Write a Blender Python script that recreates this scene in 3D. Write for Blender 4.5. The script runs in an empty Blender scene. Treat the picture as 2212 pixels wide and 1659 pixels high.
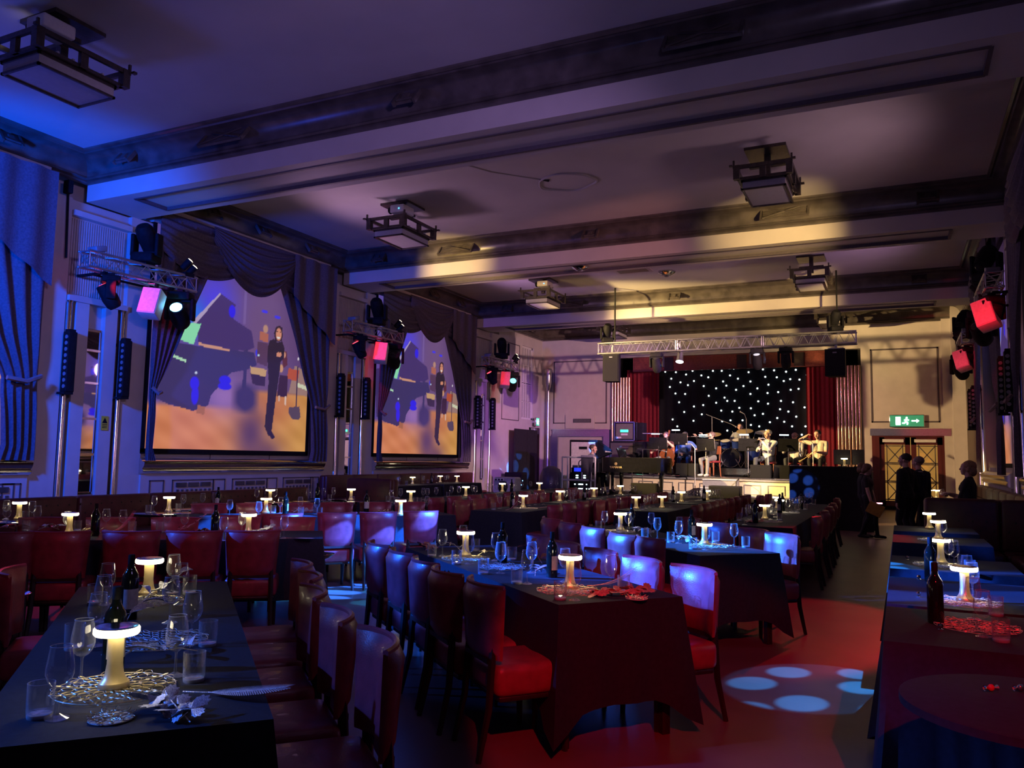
import bpy, bmesh, math, random
import numpy as np
from mathutils import Vector, Matrix
S = bpy.context.scene
C = S.collection
PI = math.pi
RND = random.Random(11)
# ------------------------------------------------------------------ camera
FOC = 1731.85                      # focal length in pixels of the 2212 x 1659 frame
VX, VY = (-2493.0, 926.0), (1944.0, 1002.0)     # vanishing points of the hall's two floor directions
CX, CY, EYE = 1106.0, 829.5, 1.55
ey = np.array([VY[0]-CX, VY[1]-CY, FOC]); ey /= np.linalg.norm(ey)
ex = -np.array([VX[0]-CX, VX[1]-CY, FOC]); ex /= np.linalg.norm(ex)
ez = np.cross(ex, ey); ez = -ez if ez[1] > 0 else ez
ROT = np.stack([ex, ey, ez])
_u, _s, _vt = np.linalg.svd(ROT); ROT = _u @ _vt
cam_d = bpy.data.cameras.new('camera'); cam = bpy.data.objects.new('camera', cam_d); C.objects.link(cam)
cam_d.sensor_fit = 'HORIZONTAL'; cam_d.sensor_width = 36.0; cam_d.lens = FOC/2212*36.0
cam_d.clip_start = 0.05; cam_d.clip_end = 200
_m = Matrix(((ROT[0,0], -ROT[0,1], -ROT[0,2], 0), (ROT[1,0], -ROT[1,1], -ROT[1,2], 0), (ROT[2,0], -ROT[2,1], -ROT[2,2], EYE), (0,0,0,1)))
cam.matrix_world = _m
S.camera = cam
def ray(px, py):
    return ROT @ np.array([px-CX, py-CY, FOC])
def onz(px, py, z):                # where the sight line of a photo point meets a horizontal plane
    d = ray(px, py); t = (z-EYE)/d[2]; return Vector((t*d[0], t*d[1], z))
def ony(px, py, y):
    d = ray(px, py); t = y/d[1]; return Vector((t*d[0], y, EYE+t*d[2]))
def onx(px, py, x):
    d = ray(px, py); t = x/d[0]; return Vector((x, t*d[1], EYE+t*d[2]))
# ------------------------------------------------------------------ world, view
w = bpy.data.worlds.new('world'); S.world = w; w.use_nodes = True
w.node_tree.nodes['Background'].inputs[0].default_value = (0.02, 0.015, 0.03, 1)
w.node_tree.nodes['Background'].inputs[1].default_value = 0.3
S.view_settings.view_transform = 'Standard'; S.view_settings.look = 'None'
S.view_settings.exposure = 0.0; S.view_settings.gamma = 1.0; S.view_settings.use_curve_mapping = False
S.cycles.max_bounces = 10; S.cycles.diffuse_bounces = 3; S.cycles.glossy_bounces = 3
S.cycles.transmission_bounces = 6; S.cycles.transparent_max_bounces = 24
S.cycles.caustics_reflective = False; S.cycles.caustics_refractive = False
S.cycles.sample_clamp_indirect = 3.0; S.cycles.sample_clamp_direct = 0.0; S.cycles.blur_glossy = 0.5
S.cycles.use_light_tree = True
# ------------------------------------------------------------------ stage lighting of the hall
def aim(o, tgt):
    o.rotation_euler = (Vector(tgt)-Vector(o.location)).to_track_quat('-Z', 'Y').to_euler()
def spot(name, loc, tgt, col, power, deg, blend=.3, radius=.06, gobo=None):
    d = bpy.data.lights.new(name, 'SPOT'); o = bpy.data.objects.new(name, d); C.objects.link(o)
    o.location = loc; aim(o, tgt); d.color = col; d.energy = power
    d.spot_size = math.radians(deg); d.spot_blend = blend; d.shadow_soft_size = radius
    if gobo:                       # a pattern plate in the lantern: round holes
        scale, thr, base = gobo
        d.use_nodes = True; nt = d.node_tree; n = nt.nodes; n.clear()
        out = n.new('ShaderNodeOutputLight'); em = n.new('ShaderNodeEmission')
        tc = n.new('ShaderNodeTexCoord'); sx = n.new('ShaderNodeSeparateXYZ')
        dv1 = n.new('ShaderNodeMath'); dv1.operation = 'DIVIDE'; dv2 = n.new('ShaderNodeMath'); dv2.operation = 'DIVIDE'
        cb = n.new('ShaderNodeCombineXYZ'); vo = n.new('ShaderNodeTexVoronoi'); vo.inputs['Scale'].default_value = scale
        vo.inputs['Randomness'].default_value = .65; vo.voronoi_dimensions = '2D'
        rp = n.new('ShaderNodeMapRange'); rp.inputs['From Min'].default_value = thr; rp.inputs['From Max'].default_value = thr*.88
        rp.inputs['To Min'].default_value = base; rp.inputs['To Max'].default_value = 1.0
        L = nt.links.new
        L(tc.outputs['Normal'], sx.inputs[0]); L(sx.outputs[0], dv1.inputs[0]); L(sx.outputs[2], dv1.inputs[1])
        L(sx.outputs[1], dv2.inputs[0]); L(sx.outputs[2], dv2.inputs[1]); L(dv1.outputs[0], cb.inputs[0]); L(dv2.outputs[0], cb.inputs[1])
        L(cb.outputs[0], vo.inputs['Vector']); L(vo.outputs['Distance'], rp.inputs['Value']); L(rp.outputs[0], em.inputs['Strength'])
        L(em.outputs[0], out.inputs[0])
    return o
def point(name, loc, col, power, radius=.15):
    d = bpy.data.lights.new(name, 'POINT'); o = bpy.data.objects.new(name, d); C.objects.link(o)
    o.location = loc; d.color = col; d.energy = power; d.shadow_soft_size = radius
    return o
BLUE, CYAN, RED, MAUVE, WARM, AMBER = (.04,.16,1), (.03,.35,1), (1,.012,.03), (.5,.28,1), (1,.8,.52), (1,.7,.22)
# blue from the window wall, off the picture's edge, and its wash over ceiling and first pilaster
spot('blue_edge_wash', (-10.6, 4.2, 4.4), (-13.2, 8.0, 4.2), (.0,.08,1), 3000, 92, .7, .3)
spot('blue_ceiling_wash', (-11.4, 5.2, 4.4), (-9.5, 6.6, 7.2), (.05,.09,1), 115, 150, .9, .3)
# added mauve fill for ceiling and window wall; no fixtures hang there
spot('mauve_fill', (-11.4, 13.4, 4.6), (-6.5, 13.8, 6.9), (.52,.29,.54), 260, 140, .9, .3)
spot('mauve_fill', (-11.4, 20.8, 4.6), (-6.5, 21.2, 6.9), (.52,.27,.60), 300, 140, .9, .3)
spot('mauve_fill', (-11.4, 26.6, 4.6), (-6.5, 28.0, 6.9), (.50,.28,.66), 90, 140, .9, .3)
spot('mauve_fill', (.6, 20.6, 4.6), (-4.0, 21.0, 6.9), (.52,.27,.56), 150, 140, .9, .3)
spot('mauve_fill', (.6, 13.4, 4.6), (-4.0, 13.8, 6.9), (.50,.30,.40), 130, 140, .9, .3)
spot('mauve_fill', (.6, 1.5, 4.2), (-6.0, 5.5, 7.0), (.34,.25,.60), 330, 150, .9, .4)
spot('mauve_front', (.8, 2.5, 4.6), (-13.2, 15.0, 2.6), (.42,.26,.75), 1100, 60, .6, .2)
# amber uplights on the beams
spot('amber_uplight', (-11.4, 11.8, 4.7), (-9.9, 17.0, 6.2), (1,.66,.20), 2400, 24, 1, .1)
spot('amber_uplight', (-11.4, 19.3, 4.7), (-6.6, 24.5, 6.2), (1,.68,.24), 6500, 30, 1, .1)
spot('amber_uplight', (.6, 11.4, 4.7), (-2.2, 17.0, 6.2), (1,.66,.24), 2600, 26, 1, .1)
spot('amber_uplight', (.6, 19.0, 4.7), (-3.0, 24.5, 6.2), (1,.66,.24), 2600, 30, 1, .1)
spot('rose_beam', (.6, 12.0, 4.4), (-6.0, 17.0, 6.15), (1,.38,.34), 900, 26, 1, .1)
# warm front light for the stage from both walls
spot('warm_front', (-11.7, 18.9, 4.6), (-.6, 29.5, 3.4), (1,.64,.28), 7500, 27, .35, .05)
spot('warm_front', (-11.7, 16.2, 4.6), (-3.4, 22.2, 1.0), (1,.66,.25), 15000, 22, .35, .05)
spot('rose_front', (.8, 17.0, 4.6), (-11.6, 29.5, 3.3), (1,.55,.56), 5500, 28, .35, .05)
spot('rose_piano', (.8, 16.6, 4.6), (-8.2, 22.0, 1.6), (1,.58,.66), 5000, 15, .5, .05)
spot('white_front', (.8, 16.0, 4.6), (-5.2, 23.2, 1.0), (1,.68,.58), 9000, 20, .4, .05)
spot('blue_band', (-6.4, 23.4, 4.4), (-5.3, 25.4, 1.9), (.08,.28,1), 1900, 52, .4, .06)
spot('blue_band', (-3.4, 23.4, 4.5), (-4.6, 26.0, 1.9), (.08,.28,1), 1200, 44, .4, .06)
spot('red_curtain_light', (-4.5, 23.4, 4.5), (-9.0, 30.7, 3.0), (1,.25,.25), 260, 40, .5, .06)
spot('red_curtain_light', (-6.0, 23.4, 4.5), (-2.3, 30.7, 3.0), (1,.3,.3), 420, 34, .5, .06)
spot('violet_wing', (.8, 19.4, 4.5), (-13.2, 27.2, 2.6), (.52,.15,1), 4200, 22, .5, .06)
spot('violet_pilaster', (-11.0, 16.4, 4.6), (-13.2, 24.5, 1.2), (.6,.2,1), 700, 26, .6, .06)
# red heads beside the cream speakers
for x_, y_, q_ in ((-12.45, 9.5, 50), (-12.4, 16.9, 80), (-12.35, 24.5, 50)): spot('red_head', (x_+.25, y_-.3, 4.45), (x_+.05, y_+.75, 4.2), RED, q_, 60, .3, .03)
spot('red_head', (1.2, 15.6, 4.2), (1.5, 16.7, 4.2), RED, 60, 44, .2, .03); spot('red_head', (1.2, 22.8, 4.2), (1.55, 23.9, 4.2), RED, 30, 60, .2, .03)
# red floor pools
spot('red_pool', (1.5, -1.4, 4.8), (-.75, 4.75, 0), RED, 1150, 23, .2, .05)
spot('red_pool', (.2, 14.8, 4.8), (-1.0, 8.3, 0), RED, 800, 17, .3, .05)
spot('red_front', (.6, -4.2, 5.2), (-5.6, 5.2, .75), RED, 330, 13, .5, .06)
spot('red_left', (-11.7, 9.6, 4.2), (-7.2, 4.2, .2), RED, 300, 30, .4, .06)
# blue patterned heads
spot('blue_gobo', (.9, 9.8, 4.5), (-5.4, 8.1, .75), (.02,.15,1), 80000, 15, .1, .015, (22.0, .42, .10))
spot('blue_gobo', (-11.9, 1.6, 4.6), (-1.9, 6.6, .8), (.012,.12,1), 16000, 22, .2, .03, (7.0, .40, .06))
spot('blue_beam', (-11.9, 4.0, 4.4), (-2.0, 7.4, .75), (.02,.18,1), 80000, 6, .3, .03)
p_ = onz(1760, 1480, 0)
spot('blue_gobo', (.9, 9.4, 4.6), (p_.x, p_.y, 0), (.02,.28,1), 7000, 11, .1, .02, (14.0, .36, .10))
p_ = onz(765, 1290, 0)
spot('blue_gobo', (.9, 9.9, 4.6), (p_.x, p_.y, 0), (.02,.40,1), 9000, 9, .1, .02, (15.0, .38, .10))
spot('blue_side', (-11.9, 1.2, 4.6), (.3, 6.0, .6), (.02,.12,1), 80000, 7, .1, .03, (22.0, .50, .06))
spot('blue_near', (-8.5, -2.0, 4.4), (-2.6, 1.9, .75), (.03,.16,1), 3000, 18, .6, .06)
spot('blue_gobo', (.9, 11.0, 4.6), (-2.15, 20.1, .95), (.05,.18,1), 30000, 5, .1, .02, (34.0, .38, .02))
spot('blue_gobo', (.8, 16.8, 4.5), (-12.6, 27.2, .7), (.04,.22,1), 60000, 7, .1, .02, (26.0, .34, .03))
# ------------------------------------------------------------------ mesh helpers
class MB:
    """Collects shapes and links them as ONE mesh object."""
    def __init__(s): s.v = []; s.f = []; s.mi = []
    def add(s, vs, fs, mi=0):
        o = len(s.v); s.v += [tuple(p) for p in vs]; s.f += [tuple(i+o for i in f) for f in fs]; s.mi += [mi]*len(fs); return s
    def box(s, x0, x1, y0, y1, z0, z1, mi=0):
        vs = [(x,y,z) for x in (x0,x1) for y in (y0,y1) for z in (z0,z1)]
        return s.add(vs, [(0,1,3,2),(4,6,7,5),(0,4,5,1),(2,3,7,6),(0,2,6,4),(1,5,7,3)], mi)
    def obox(s, c, size, rot=None, mi=0):
        m = rot or Matrix.Identity(3); c = Vector(c); h = [q/2 for q in size]
        vs = [c + m @ Vector((x*h[0], y*h[1], z*h[2])) for x in (-1,1) for y in (-1,1) for z in (-1,1)]
        return s.add(vs, [(0,1,3,2),(4,6,7,5),(0,4,5,1),(2,3,7,6),(0,2,6,4),(1,5,7,3)], mi)
    def rbox(s, c, size, r, rot=None, mi=0):
        m = rot or Matrix.Identity(3); c = Vector(c); h = [q/2 for q in size]; r = min([r]+[q*.98 for q in h])
        ix = {}; vs = []
        def key(p):
            k = tuple(round(q, 5) for q in p)
            if k not in ix: ix[k] = len(vs); vs.append(c + m @ Vector(p))
            return ix[k]
        def tl(q): return [-q, -q+r*.42, -q+r, q-r, q-r*.42, q]
        fs = []
        for ax in range(3):
            a, b = (ax+1) % 3, (ax+2) % 3
            for sg in (-1, 1):
                ta, tb = tl(h[a]), tl(h[b]); g = []
                for u in ta:
                    row = []
                    for v in tb:
                        p = [0,0,0]; p[ax] = sg*h[ax]; p[a] = u; p[b] = v
                        q = [max(-h[k]+r, min(h[k]-r, p[k])) for k in range(3)]
                        d = Vector([p[k]-q[k] for k in range(3)]); d = d.normalized()*r if d.length > 1e-9 else d
                        row.append(key([q[k]+d[k] for k in range(3)]))
                    g.append(row)
                for i in range(5):
                    for j in range(5):
                        f = (g[i][j], g[i+1][j], g[i+1][j+1], g[i][j+1])
                        f = f if sg > 0 else f[::-1]
                        if len(set(f)) > 2: fs.append(tuple(dict.fromkeys(f)))
        return s.add(vs, fs, mi)
    def tube(s, pts, r, n=8, cap=True, mi=0, close=False):
        pts = [Vector(p) for p in pts]; k = len(pts); rs = r if isinstance(r, (list, tuple)) else [r]*k
        vs = []; up = None
        for i, p in enumerate(pts):
            a = pts[(i-1) % k] if (close or i > 0) else pts[i]; b = pts[(i+1) % k] if (close or i < k-1) else pts[i]
            t = (b-a).normalized() if (b-a).length > 1e-9 else Vector((0,0,1))
            if up is None: up = Vector((0,0,1)) if abs(t.z) < .9 else Vector((1,0,0))
            u = up - t*up.dot(t); u = u.normalized() if u.length > 1e-6 else t.orthogonal().normalized(); w_ = t.cross(u); up = u
            for j in range(n):
                an = 2*PI*j/n; vs.append(p + (u*math.cos(an)+w_*math.sin(an))*rs[i])
        fs = []
        for i in range(k if close else k-1):
            i2 = (i+1) % k
            for j in range(n):
                j2 = (j+1) % n; fs.append((i*n+j, i*n+j2, i2*n+j2, i2*n+j))
        if cap and not close: fs += [tuple(range(n))[::-1], tuple((k-1)*n+j for j in range(n))]
        return s.add(vs, fs, mi)
    def lathe(s, prof, n=16, c=(0,0,0), rot=None, mi=0, cap=True):
        m = rot or Matrix.Identity(3); c = Vector(c); vs = []; fs = []
        for r, z in prof:
            for j in range(n):
                an = 2*PI*j/n; vs.append(c + m @ Vector((r*math.cos(an), r*math.sin(an), z)))
        k = len(prof)
        for i in range(k-1):
            for j in range(n):
                j2 = (j+1) % n; fs.append((i*n+j, i*n+j2, (i+1)*n+j2, (i+1)*n+j))
        if cap: fs += [tuple(range(n))[::-1], tuple((k-1)*n+j for j in range(n))]
        return s.add(vs, fs, mi)
    def grid(s, fn, nu, nv, mi=0):
        vs = [fn(i/nu, j/nv) for i in range(nu+1) for j in range(nv+1)]
        fs = [(i*(nv+1)+j, (i+1)*(nv+1)+j, (i+1)*(nv+1)+j+1, i*(nv+1)+j+1) for i in range(nu) for j in range(nv)]
        return s.add(vs, fs, mi)
    def prism(s, poly, a, b, axis='z', mi=0):
        k = len(poly)
        def P(p, h): return {'z': (p[0],p[1],h), 'x': (h,p[0],p[1]), 'y': (p[0],h,p[1])}[axis]
        vs = [P(p,a) for p in poly] + [P(p,b) for p in poly]
        fs = [tuple(range(k))[::-1], tuple(range(k,2*k))] + [(i,(i+1)%k,k+(i+1)%k,k+i) for i in range(k)]
        return s.add(vs, fs, mi)
    def ball(s, c, r, n=10, k=6, mi=0):
        r = r if isinstance(r, (list,tuple)) else (r,r,r); c = Vector(c)
        vs = [c+Vector((0,0,-r[2]))]; fs = []
        for i in range(1, k):
            ph = -PI/2+PI*i/k
            for j in range(n):
                an = 2*PI*j/n; vs.append(c+Vector((r[0]*math.cos(ph)*math.cos(an), r[1]*math.cos(ph)*math.sin(an), r[2]*math.sin(ph))))
        vs.append(c+Vector((0,0,r[2]))); top = len(vs)-1
        for j in range(n): fs.append((0, 1+(j+1)%n, 1+j)); fs.append((top, top-n+j, top-n+(j+1)%n))
        for i in range(k-2):
            for j in range(n):
                a = 1+i*n+j; b = 1+i*n+(j+1)%n; fs.append((a, b, b+n, a+n))
        return s.add(vs, fs, mi)
    def mesh(s, name, mats, smooth=True):
        me = bpy.data.meshes.new(name); me.from_pydata([tuple(v) for v in s.v], [], s.f)
        mats = mats if isinstance(mats, (list,tuple)) else [mats]
        for m in mats: me.materials.append(m)
        me.polygons.foreach_set('material_index', s.mi)
        bm = bmesh.new(); bm.from_mesh(me); bmesh.ops.recalc_face_normals(bm, faces=bm.faces); bm.to_mesh(me); bm.free()
        if smooth:
            me.shade_smooth(); me.set_sharp_from_angle(angle=math.radians(38))
        me.update(); return me
    def build(s, name, mats, parent=None, loc=None, rot=None, smooth=True):
        o = bpy.data.objects.new(name, s.mesh(name, mats, smooth)); C.objects.link(o)
        if parent is not None: o.parent = parent
        if loc is not None: o.location = loc
        if rot is not None: o.rotation_euler = rot
        return o
def tag(o, label=None, cat=None, group=None, kind=None):
    if label: o['label'] = label
    if cat: o['category'] = cat
    if group: o['group'] = group
    if kind: o['kind'] = kind
    return o
def thing(name, label, cat, loc=(0,0,0), rz=0, group=None):
    o = bpy.data.objects.new(name, None); C.objects.link(o); o.empty_display_size = .05
    o.location = loc; o.rotation_euler = (0,0,rz); return tag(o, label, cat, group)
def inst(mesh, name, parent=None, loc=(0,0,0), rot=(0,0,0), scale=None):
    o = bpy.data.objects.new(name, mesh); C.objects.link(o); o.parent = parent; o.location = loc; o.rotation_euler = rot
    if scale: o.scale = scale
    return o
def struct(name, mb, mats, smooth=True, label=None, parent=None):
    o = mb.build(name, mats, parent, smooth=smooth); o['kind'] = 'structure'
    if label: o['label'] = label
    return o
def RZ(a): return Matrix.Rotation(a, 3, 'Z')
def RX(a): return Matrix.Rotation(a, 3, 'X')
def RY(a): return Matrix.Rotation(a, 3, 'Y')
KIDS = {}
def copy_tree(src, loc, rz, label=None, group=None, scale=None):
    """A copy of a thing with copies of its parts and sub-parts, sharing mesh data."""
    r = src.copy(); C.objects.link(r); r.location = loc; r.rotation_euler = (0,0,rz)
    if label: r['label'] = label
    if group: r['group'] = group
    if src.name not in KIDS: KIDS[src.name] = [(c, [g for g in S.objects if g.parent == c]) for c in S.objects if c.parent == src]
    for c, gs in KIDS[src.name]:
        k = c.copy(); C.objects.link(k); k.parent = r
        for g in gs:
            q = g.copy(); C.objects.link(q); q.parent = k
    return r
# ------------------------------------------------------------------ materials
def mat(name, col, rough=.5, metal=0.0, var=.12, scale=18.0, bump=0.0, bscale=60.0, emit=None, es=0.0, spec=.5, coat=0.0, stretch=None):
    m = bpy.data.materials.new(name); m.use_nodes = True; nt = m.node_tree; n = nt.nodes; b = n['Principled BSDF']; L = nt.links.new
    b.inputs['Roughness'].default_value = rough; b.inputs['Metallic'].default_value = metal
    b.inputs['Specular IOR Level'].default_value = spec; b.inputs['Coat Weight'].default_value = coat
    tc = n.new('ShaderNodeTexCoord'); mp = n.new('ShaderNodeMapping'); L(tc.outputs['Object'], mp.inputs[0])
    if stretch: mp.inputs['Scale'].default_value = stretch
    nz = n.new('ShaderNodeTexNoise'); nz.inputs['Scale'].default_value = scale; nz.inputs['Detail'].default_value = 3
    L(mp.outputs[0], nz.inputs['Vector'])
    cr = n.new('ShaderNodeValToRGB'); cr.color_ramp.elements[0].position = .3; cr.color_ramp.elements[1].position = .7
    cr.color_ramp.elements[0].color = tuple(c*(1-var) for c in col)+(1,); cr.color_ramp.elements[1].color = tuple(min(1, c*(1+var)) for c in col)+(1,)
    L(nz.outputs[0], cr.inputs[0]); L(cr.outputs[0], b.inputs['Base Color'])
    if bump:
        n2 = n.new('ShaderNodeTexNoise'); n2.inputs['Scale'].default_value = bscale; L(mp.outputs[0], n2.inputs['Vector'])
        bp = n.new('ShaderNodeBump'); bp.inputs['Strength'].default_value = bump; bp.inputs['Distance'].default_value = .01
        L(n2.outputs[0], bp.inputs['Height']); L(bp.outputs[0], b.inputs['Normal'])
    if emit: b.inputs['Emission Color'].default_value = tuple(emit)+(1,); b.inputs['Emission Strength'].default_value = es
    return m
def glassmat(name, tint=(1,1,1), strength=1.0, rough=.06, base=.05, glint=.2):
    m = bpy.data.materials.new(name); m.use_nodes = True; nt = m.node_tree; n = nt.nodes; n.clear(); L = nt.links.new
    out = n.new('ShaderNodeOutputMaterial'); mx = n.new('ShaderNodeMixShader'); tr = n.new('ShaderNodeBsdfTransparent'); gl = n.new('ShaderNodeBsdfGlossy')
    lw = n.new('ShaderNodeLayerWeight'); lw.inputs[0].default_value = .35
    mr = n.new('ShaderNodeMapRange'); mr.inputs['To Min'].default_value = base; mr.inputs['To Max'].default_value = .88*strength
    pw = n.new('ShaderNodeMath'); pw.operation = 'POWER'; pw.inputs[1].default_value = 1.25
    tr.inputs[0].default_value = tuple(tint)+(1,); gl.inputs['Roughness'].default_value = rough
    df = n.new('ShaderNodeBsdfDiffuse'); df.inputs[0].default_value = (.9,.93,1,1); m2 = n.new('ShaderNodeMixShader'); m2.inputs[0].default_value = glint  # white diffuse mixed in to stand for the glass's bright, lamp-lit edges
    L(gl.outputs[0], m2.inputs[1]); L(df.outputs[0], m2.inputs[2])
    L(lw.outputs['Facing'], pw.inputs[0]); L(pw.outputs[0], mr.inputs['Value']); L(mr.outputs[0], mx.inputs[0]); L(tr.outputs[0], mx.inputs[1]); L(m2.outputs[0], mx.inputs[2]); L(mx.outputs[0], out.inputs[0])
    return m
def emat(name, col, es):
    m = bpy.data.materials.new(name); m.use_nodes = True; b = m.node_tree.nodes['Principled BSDF']
    b.inputs['Base Color'].default_value = tuple(col)+(1,); b.inputs['Emission Color'].default_value = tuple(col)+(1,); b.inputs['Emission Strength'].default_value = es
    return m
K = {}
K['wall'] = mat('cream_wall_paint', (.60,.55,.50), .55, var=.05, scale=3, bump=.05)
K['ceil'] = mat('ceiling_plaster', (.62,.58,.55), .8, var=.04, scale=1.5, bump=.04, bscale=8)
K['beam'] = mat('beam_plaster', (.62,.56,.50), .6, var=.04, scale=2)
K['bronze'] = mat('dark_bronze_lacquer', (.10,.085,.075), .28, var=.35, scale=4, spec=.6)
K['line'] = mat('grey_painted_line', (.10,.08,.09), .6)
K['chrome'] = mat('chrome', (.72,.70,.68), .14, 1.0, var=.05)
K['steel'] = mat('brushed_steel', (.55,.55,.56), .32, 1.0, var=.08)
K['truss'] = mat('truss_aluminium', (.50,.50,.52), .38, .9, var=.1)
K['black'] = mat('matt_black', (.010,.010,.012), .7, var=.3, spec=.15)
K['bgloss'] = mat('black_lacquer', (.006,.006,.007), .12, var=.2, coat=.4)
K['cloth'] = mat('black_tablecloth', (.011,.013,.022), .85, var=.25, scale=40, bump=.12, bscale=300)
K['blackdrape'] = mat('black_drape', (.012,.011,.013), .9, var=.3, scale=10)
K['red'] = mat('red_leather', (.26,.032,.046), .36, var=.22, scale=14, bump=.12, bscale=160, coat=.1)
K['wood'] = mat('dark_stained_wood', (.022,.010,.008), .4, var=.4, scale=30, stretch=(1,1,.1))
K['floor'] = mat('brown_vinyl_floor', (.17,.105,.085), .36, var=.14, scale=2.2, bump=.05, bscale=40)
K['curtain'] = mat('dark_plum_curtain', (.10,.08,.105), .78, var=.25, scale=30)
K['redcurtain'] = mat('red_velvet_curtain', (.20,.006,.022), .8, var=.25, scale=25)
K['starcloth'] = mat('black_star_cloth', (.004,.005,.012), .95, var=.3)
K['lampwhite'] = emat('lamp_light', (1,.86,.56), 13.0)
K['brass'] = mat('pale_brass', (.80,.62,.30), .34, .55, var=.08)
K['gold'] = mat('gold_lattice', (.85,.70,.42), .4, .6, var=.2, scale=60)
K['silver'] = mat('silver_leaf', (.75,.76,.80), .4, .5, var=.35, scale=90, bump=.5, bscale=220)
K['redleaf'] = mat('copper_leaf', (.75,.28,.2), .45, .3, var=.35, scale=70, bump=.4, bscale=200)
K['glass'] = glassmat('clear_glass')
K['bottle'] = mat('dark_bottle_glass', (.006,.009,.006), .06, var=.2, coat=.3)
K['label'] = mat('paper_label', (.55,.5,.45), .7, var=.15, scale=50)
K['redlabel'] = mat('red_label', (.5,.06,.05), .7, var=.2, scale=80)
K['mirror'] = mat('mirror_glass', (.85,.85,.86), .02, 1.0, var=.01)
K['sofa'] = mat('dark_red_sofa_leather', (.075,.014,.016), .42, var=.25, scale=8, bump=.1, bscale=120)
K['frost'] = mat('frosted_lantern_glass', (.45,.43,.42), .35, var=.06)
K['lantern'] = mat('lantern_metal', (.10,.085,.075), .3, .6, var=.2)
K['white'] = mat('white_paint', (.75,.73,.70), .5, var=.06)
K['grey'] = mat('mid_grey', (.22,.22,.23), .6, var=.1)
K['spk'] = mat('speaker_grille', (.012,.012,.013), .8, var=.5, scale=300, spec=.1)
K['paper'] = mat('sheet_music', (.8,.76,.66), .7, var=.06)
K['skin'] = mat('skin', (.62,.36,.27), .5, var=.06)
# ------------------------------------------------------------------ the hall
XL, XR, YB, YF = -13.28, 2.0, 30.32, -4.5
ZS, ZC = 6.06, 6.85                                   # beam soffit, ceiling
BEAMS = [(2.05, 3.2), (9.47, 10.62), (17.02, 18.17), (24.57, 25.72)]
PIL = [(1.1, 3.4), (8.7, 10.95), (16.35, 18.6), (23.95, 26.3)]
COFFERS = [(3.2, 9.47), (10.62, 17.02), (18.17, 24.57), (25.72, YB)]
fl = struct('floor', MB().box(XL-.5, XR+.5, YF-.2, YB+1, -.1, 0), K['floor'], label='brown vinyl floor of the hall')
ce = struct('ceiling', MB().box(XL-.5, XR+.5, YF-.2, YB+.5, ZC, ZC+.12), K['ceil'], label='plaster ceiling between the beams')
med = MB(); ring = [(-5.65+.56*math.cos(a)*(1+.05*math.sin(5*a)), 13.96+.46*math.sin(a)*(1+.06*math.cos(4*a)), ZC-.012) for a in [2*PI*i/40 for i in range(40)]]
med.tube(ring, .022, 6, close=True); med.tube([(-6.05,13.66,ZC-.006),(-6.75,12.9,ZC-.006),(-7.0,12.4,ZC-.006)], .012, 5)
med.build('rose_patch', K['ceil'], ce)
hl = MB().prism([(-6.08,13.62),(-5.90,13.70),(-5.96,13.80)], ZC-.014, ZC-.004); hl.build('crack_hole', K['black'], ce)
# beams with a sunk soffit panel between two raised margins
for i, (a, b) in enumerate(BEAMS):
    m = MB().box(XL, XR, a, b, ZS+.05, ZC+.02)
    m.box(XL, XR, a, a+.22, ZS, ZS+.05); m.box(XL, XR, b-.22, b, ZS, ZS+.05)
    m.box(XL, XL+1.0, a+.22, b-.22, ZS, ZS+.05); m.box(XR-1.0, XR, a+.22, b-.22, ZS, ZS+.05)
    bo = struct('trim_%d' % (i+1), m, K['beam'], smooth=False, label='deep plaster ceiling beam across the hall')
    ln = MB()
    for y in (a+.22, b-.22): ln.box(XL+1.0, XR-1.0, y-.025, y+.025, ZS-.012, ZS+.049)
    for x in (XL+1.0, XR-1.0): ln.box(x-.025, x+.025, a+.22, b-.22, ZS-.012, ZS+.049)
    ln.build('panel_line', K['line'], bo, smooth=False)
# cornice round each coffer
PROF = [(.44,ZC), (.44,ZC-.03), (.40,ZC-.05), (.37,ZC-.035), (.35,ZC-.06)] + [(.35-.27*math.sin(t*PI/2), ZC-.06-.30*(1-math.cos(t*PI/2))) for t in [j/7 for j in range(1,8)]] + \
       [(.11,ZC-.375), (.12,ZC-.40), (.08,ZC-.42), (.06,ZC-.41), (.075,ZC-.45), (.04,ZC-.475), (0,ZC-.48)]
def vent_mesh():
    m = MB(); W_, H_ = .46, .34
    for i in range(9): m.obox((0, 0, -H_/2+H_*(i+.5)/9), (W_*2-.06, .02, .016))
    for sx in (-1, 1): m.box(sx*W_-.02, sx*W_+.02, -.03, .03, -H_/2, H_/2)
    for sz in (-1, 1): m.box(-W_, W_, -.02, .02, sz*H_/2-.012, sz*H_/2+.012)
    a = math.atan2(H_, 2*W_); l = math.hypot(H_, 2*W_)
    for s in (-1, 1): m.obox((0,-.03,0), (l*.94, .02, .025), RY(s*a))
    m.lathe([(.045,-.045),(.05,-.02),(.05,0)], 12, rot=RX(PI/2)); return m
VENT = vent_mesh().mesh('vent_grille', K['bronze'])
BR = MB(); 
for s in (-1, 1): BR.box(s*.17-.02, s*.17+.02, -.04, .03, -.15, .15)
BR.box(-.17, .17, -.02, .02, -.13, .13); BR.obox((0,-.035,-.02), (.1,.03,.1)); BR.obox((0,-.04,-.1), (.26,.03,.02))
BRK = BR.mesh('cornice_clip', K['bronze'])
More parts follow.
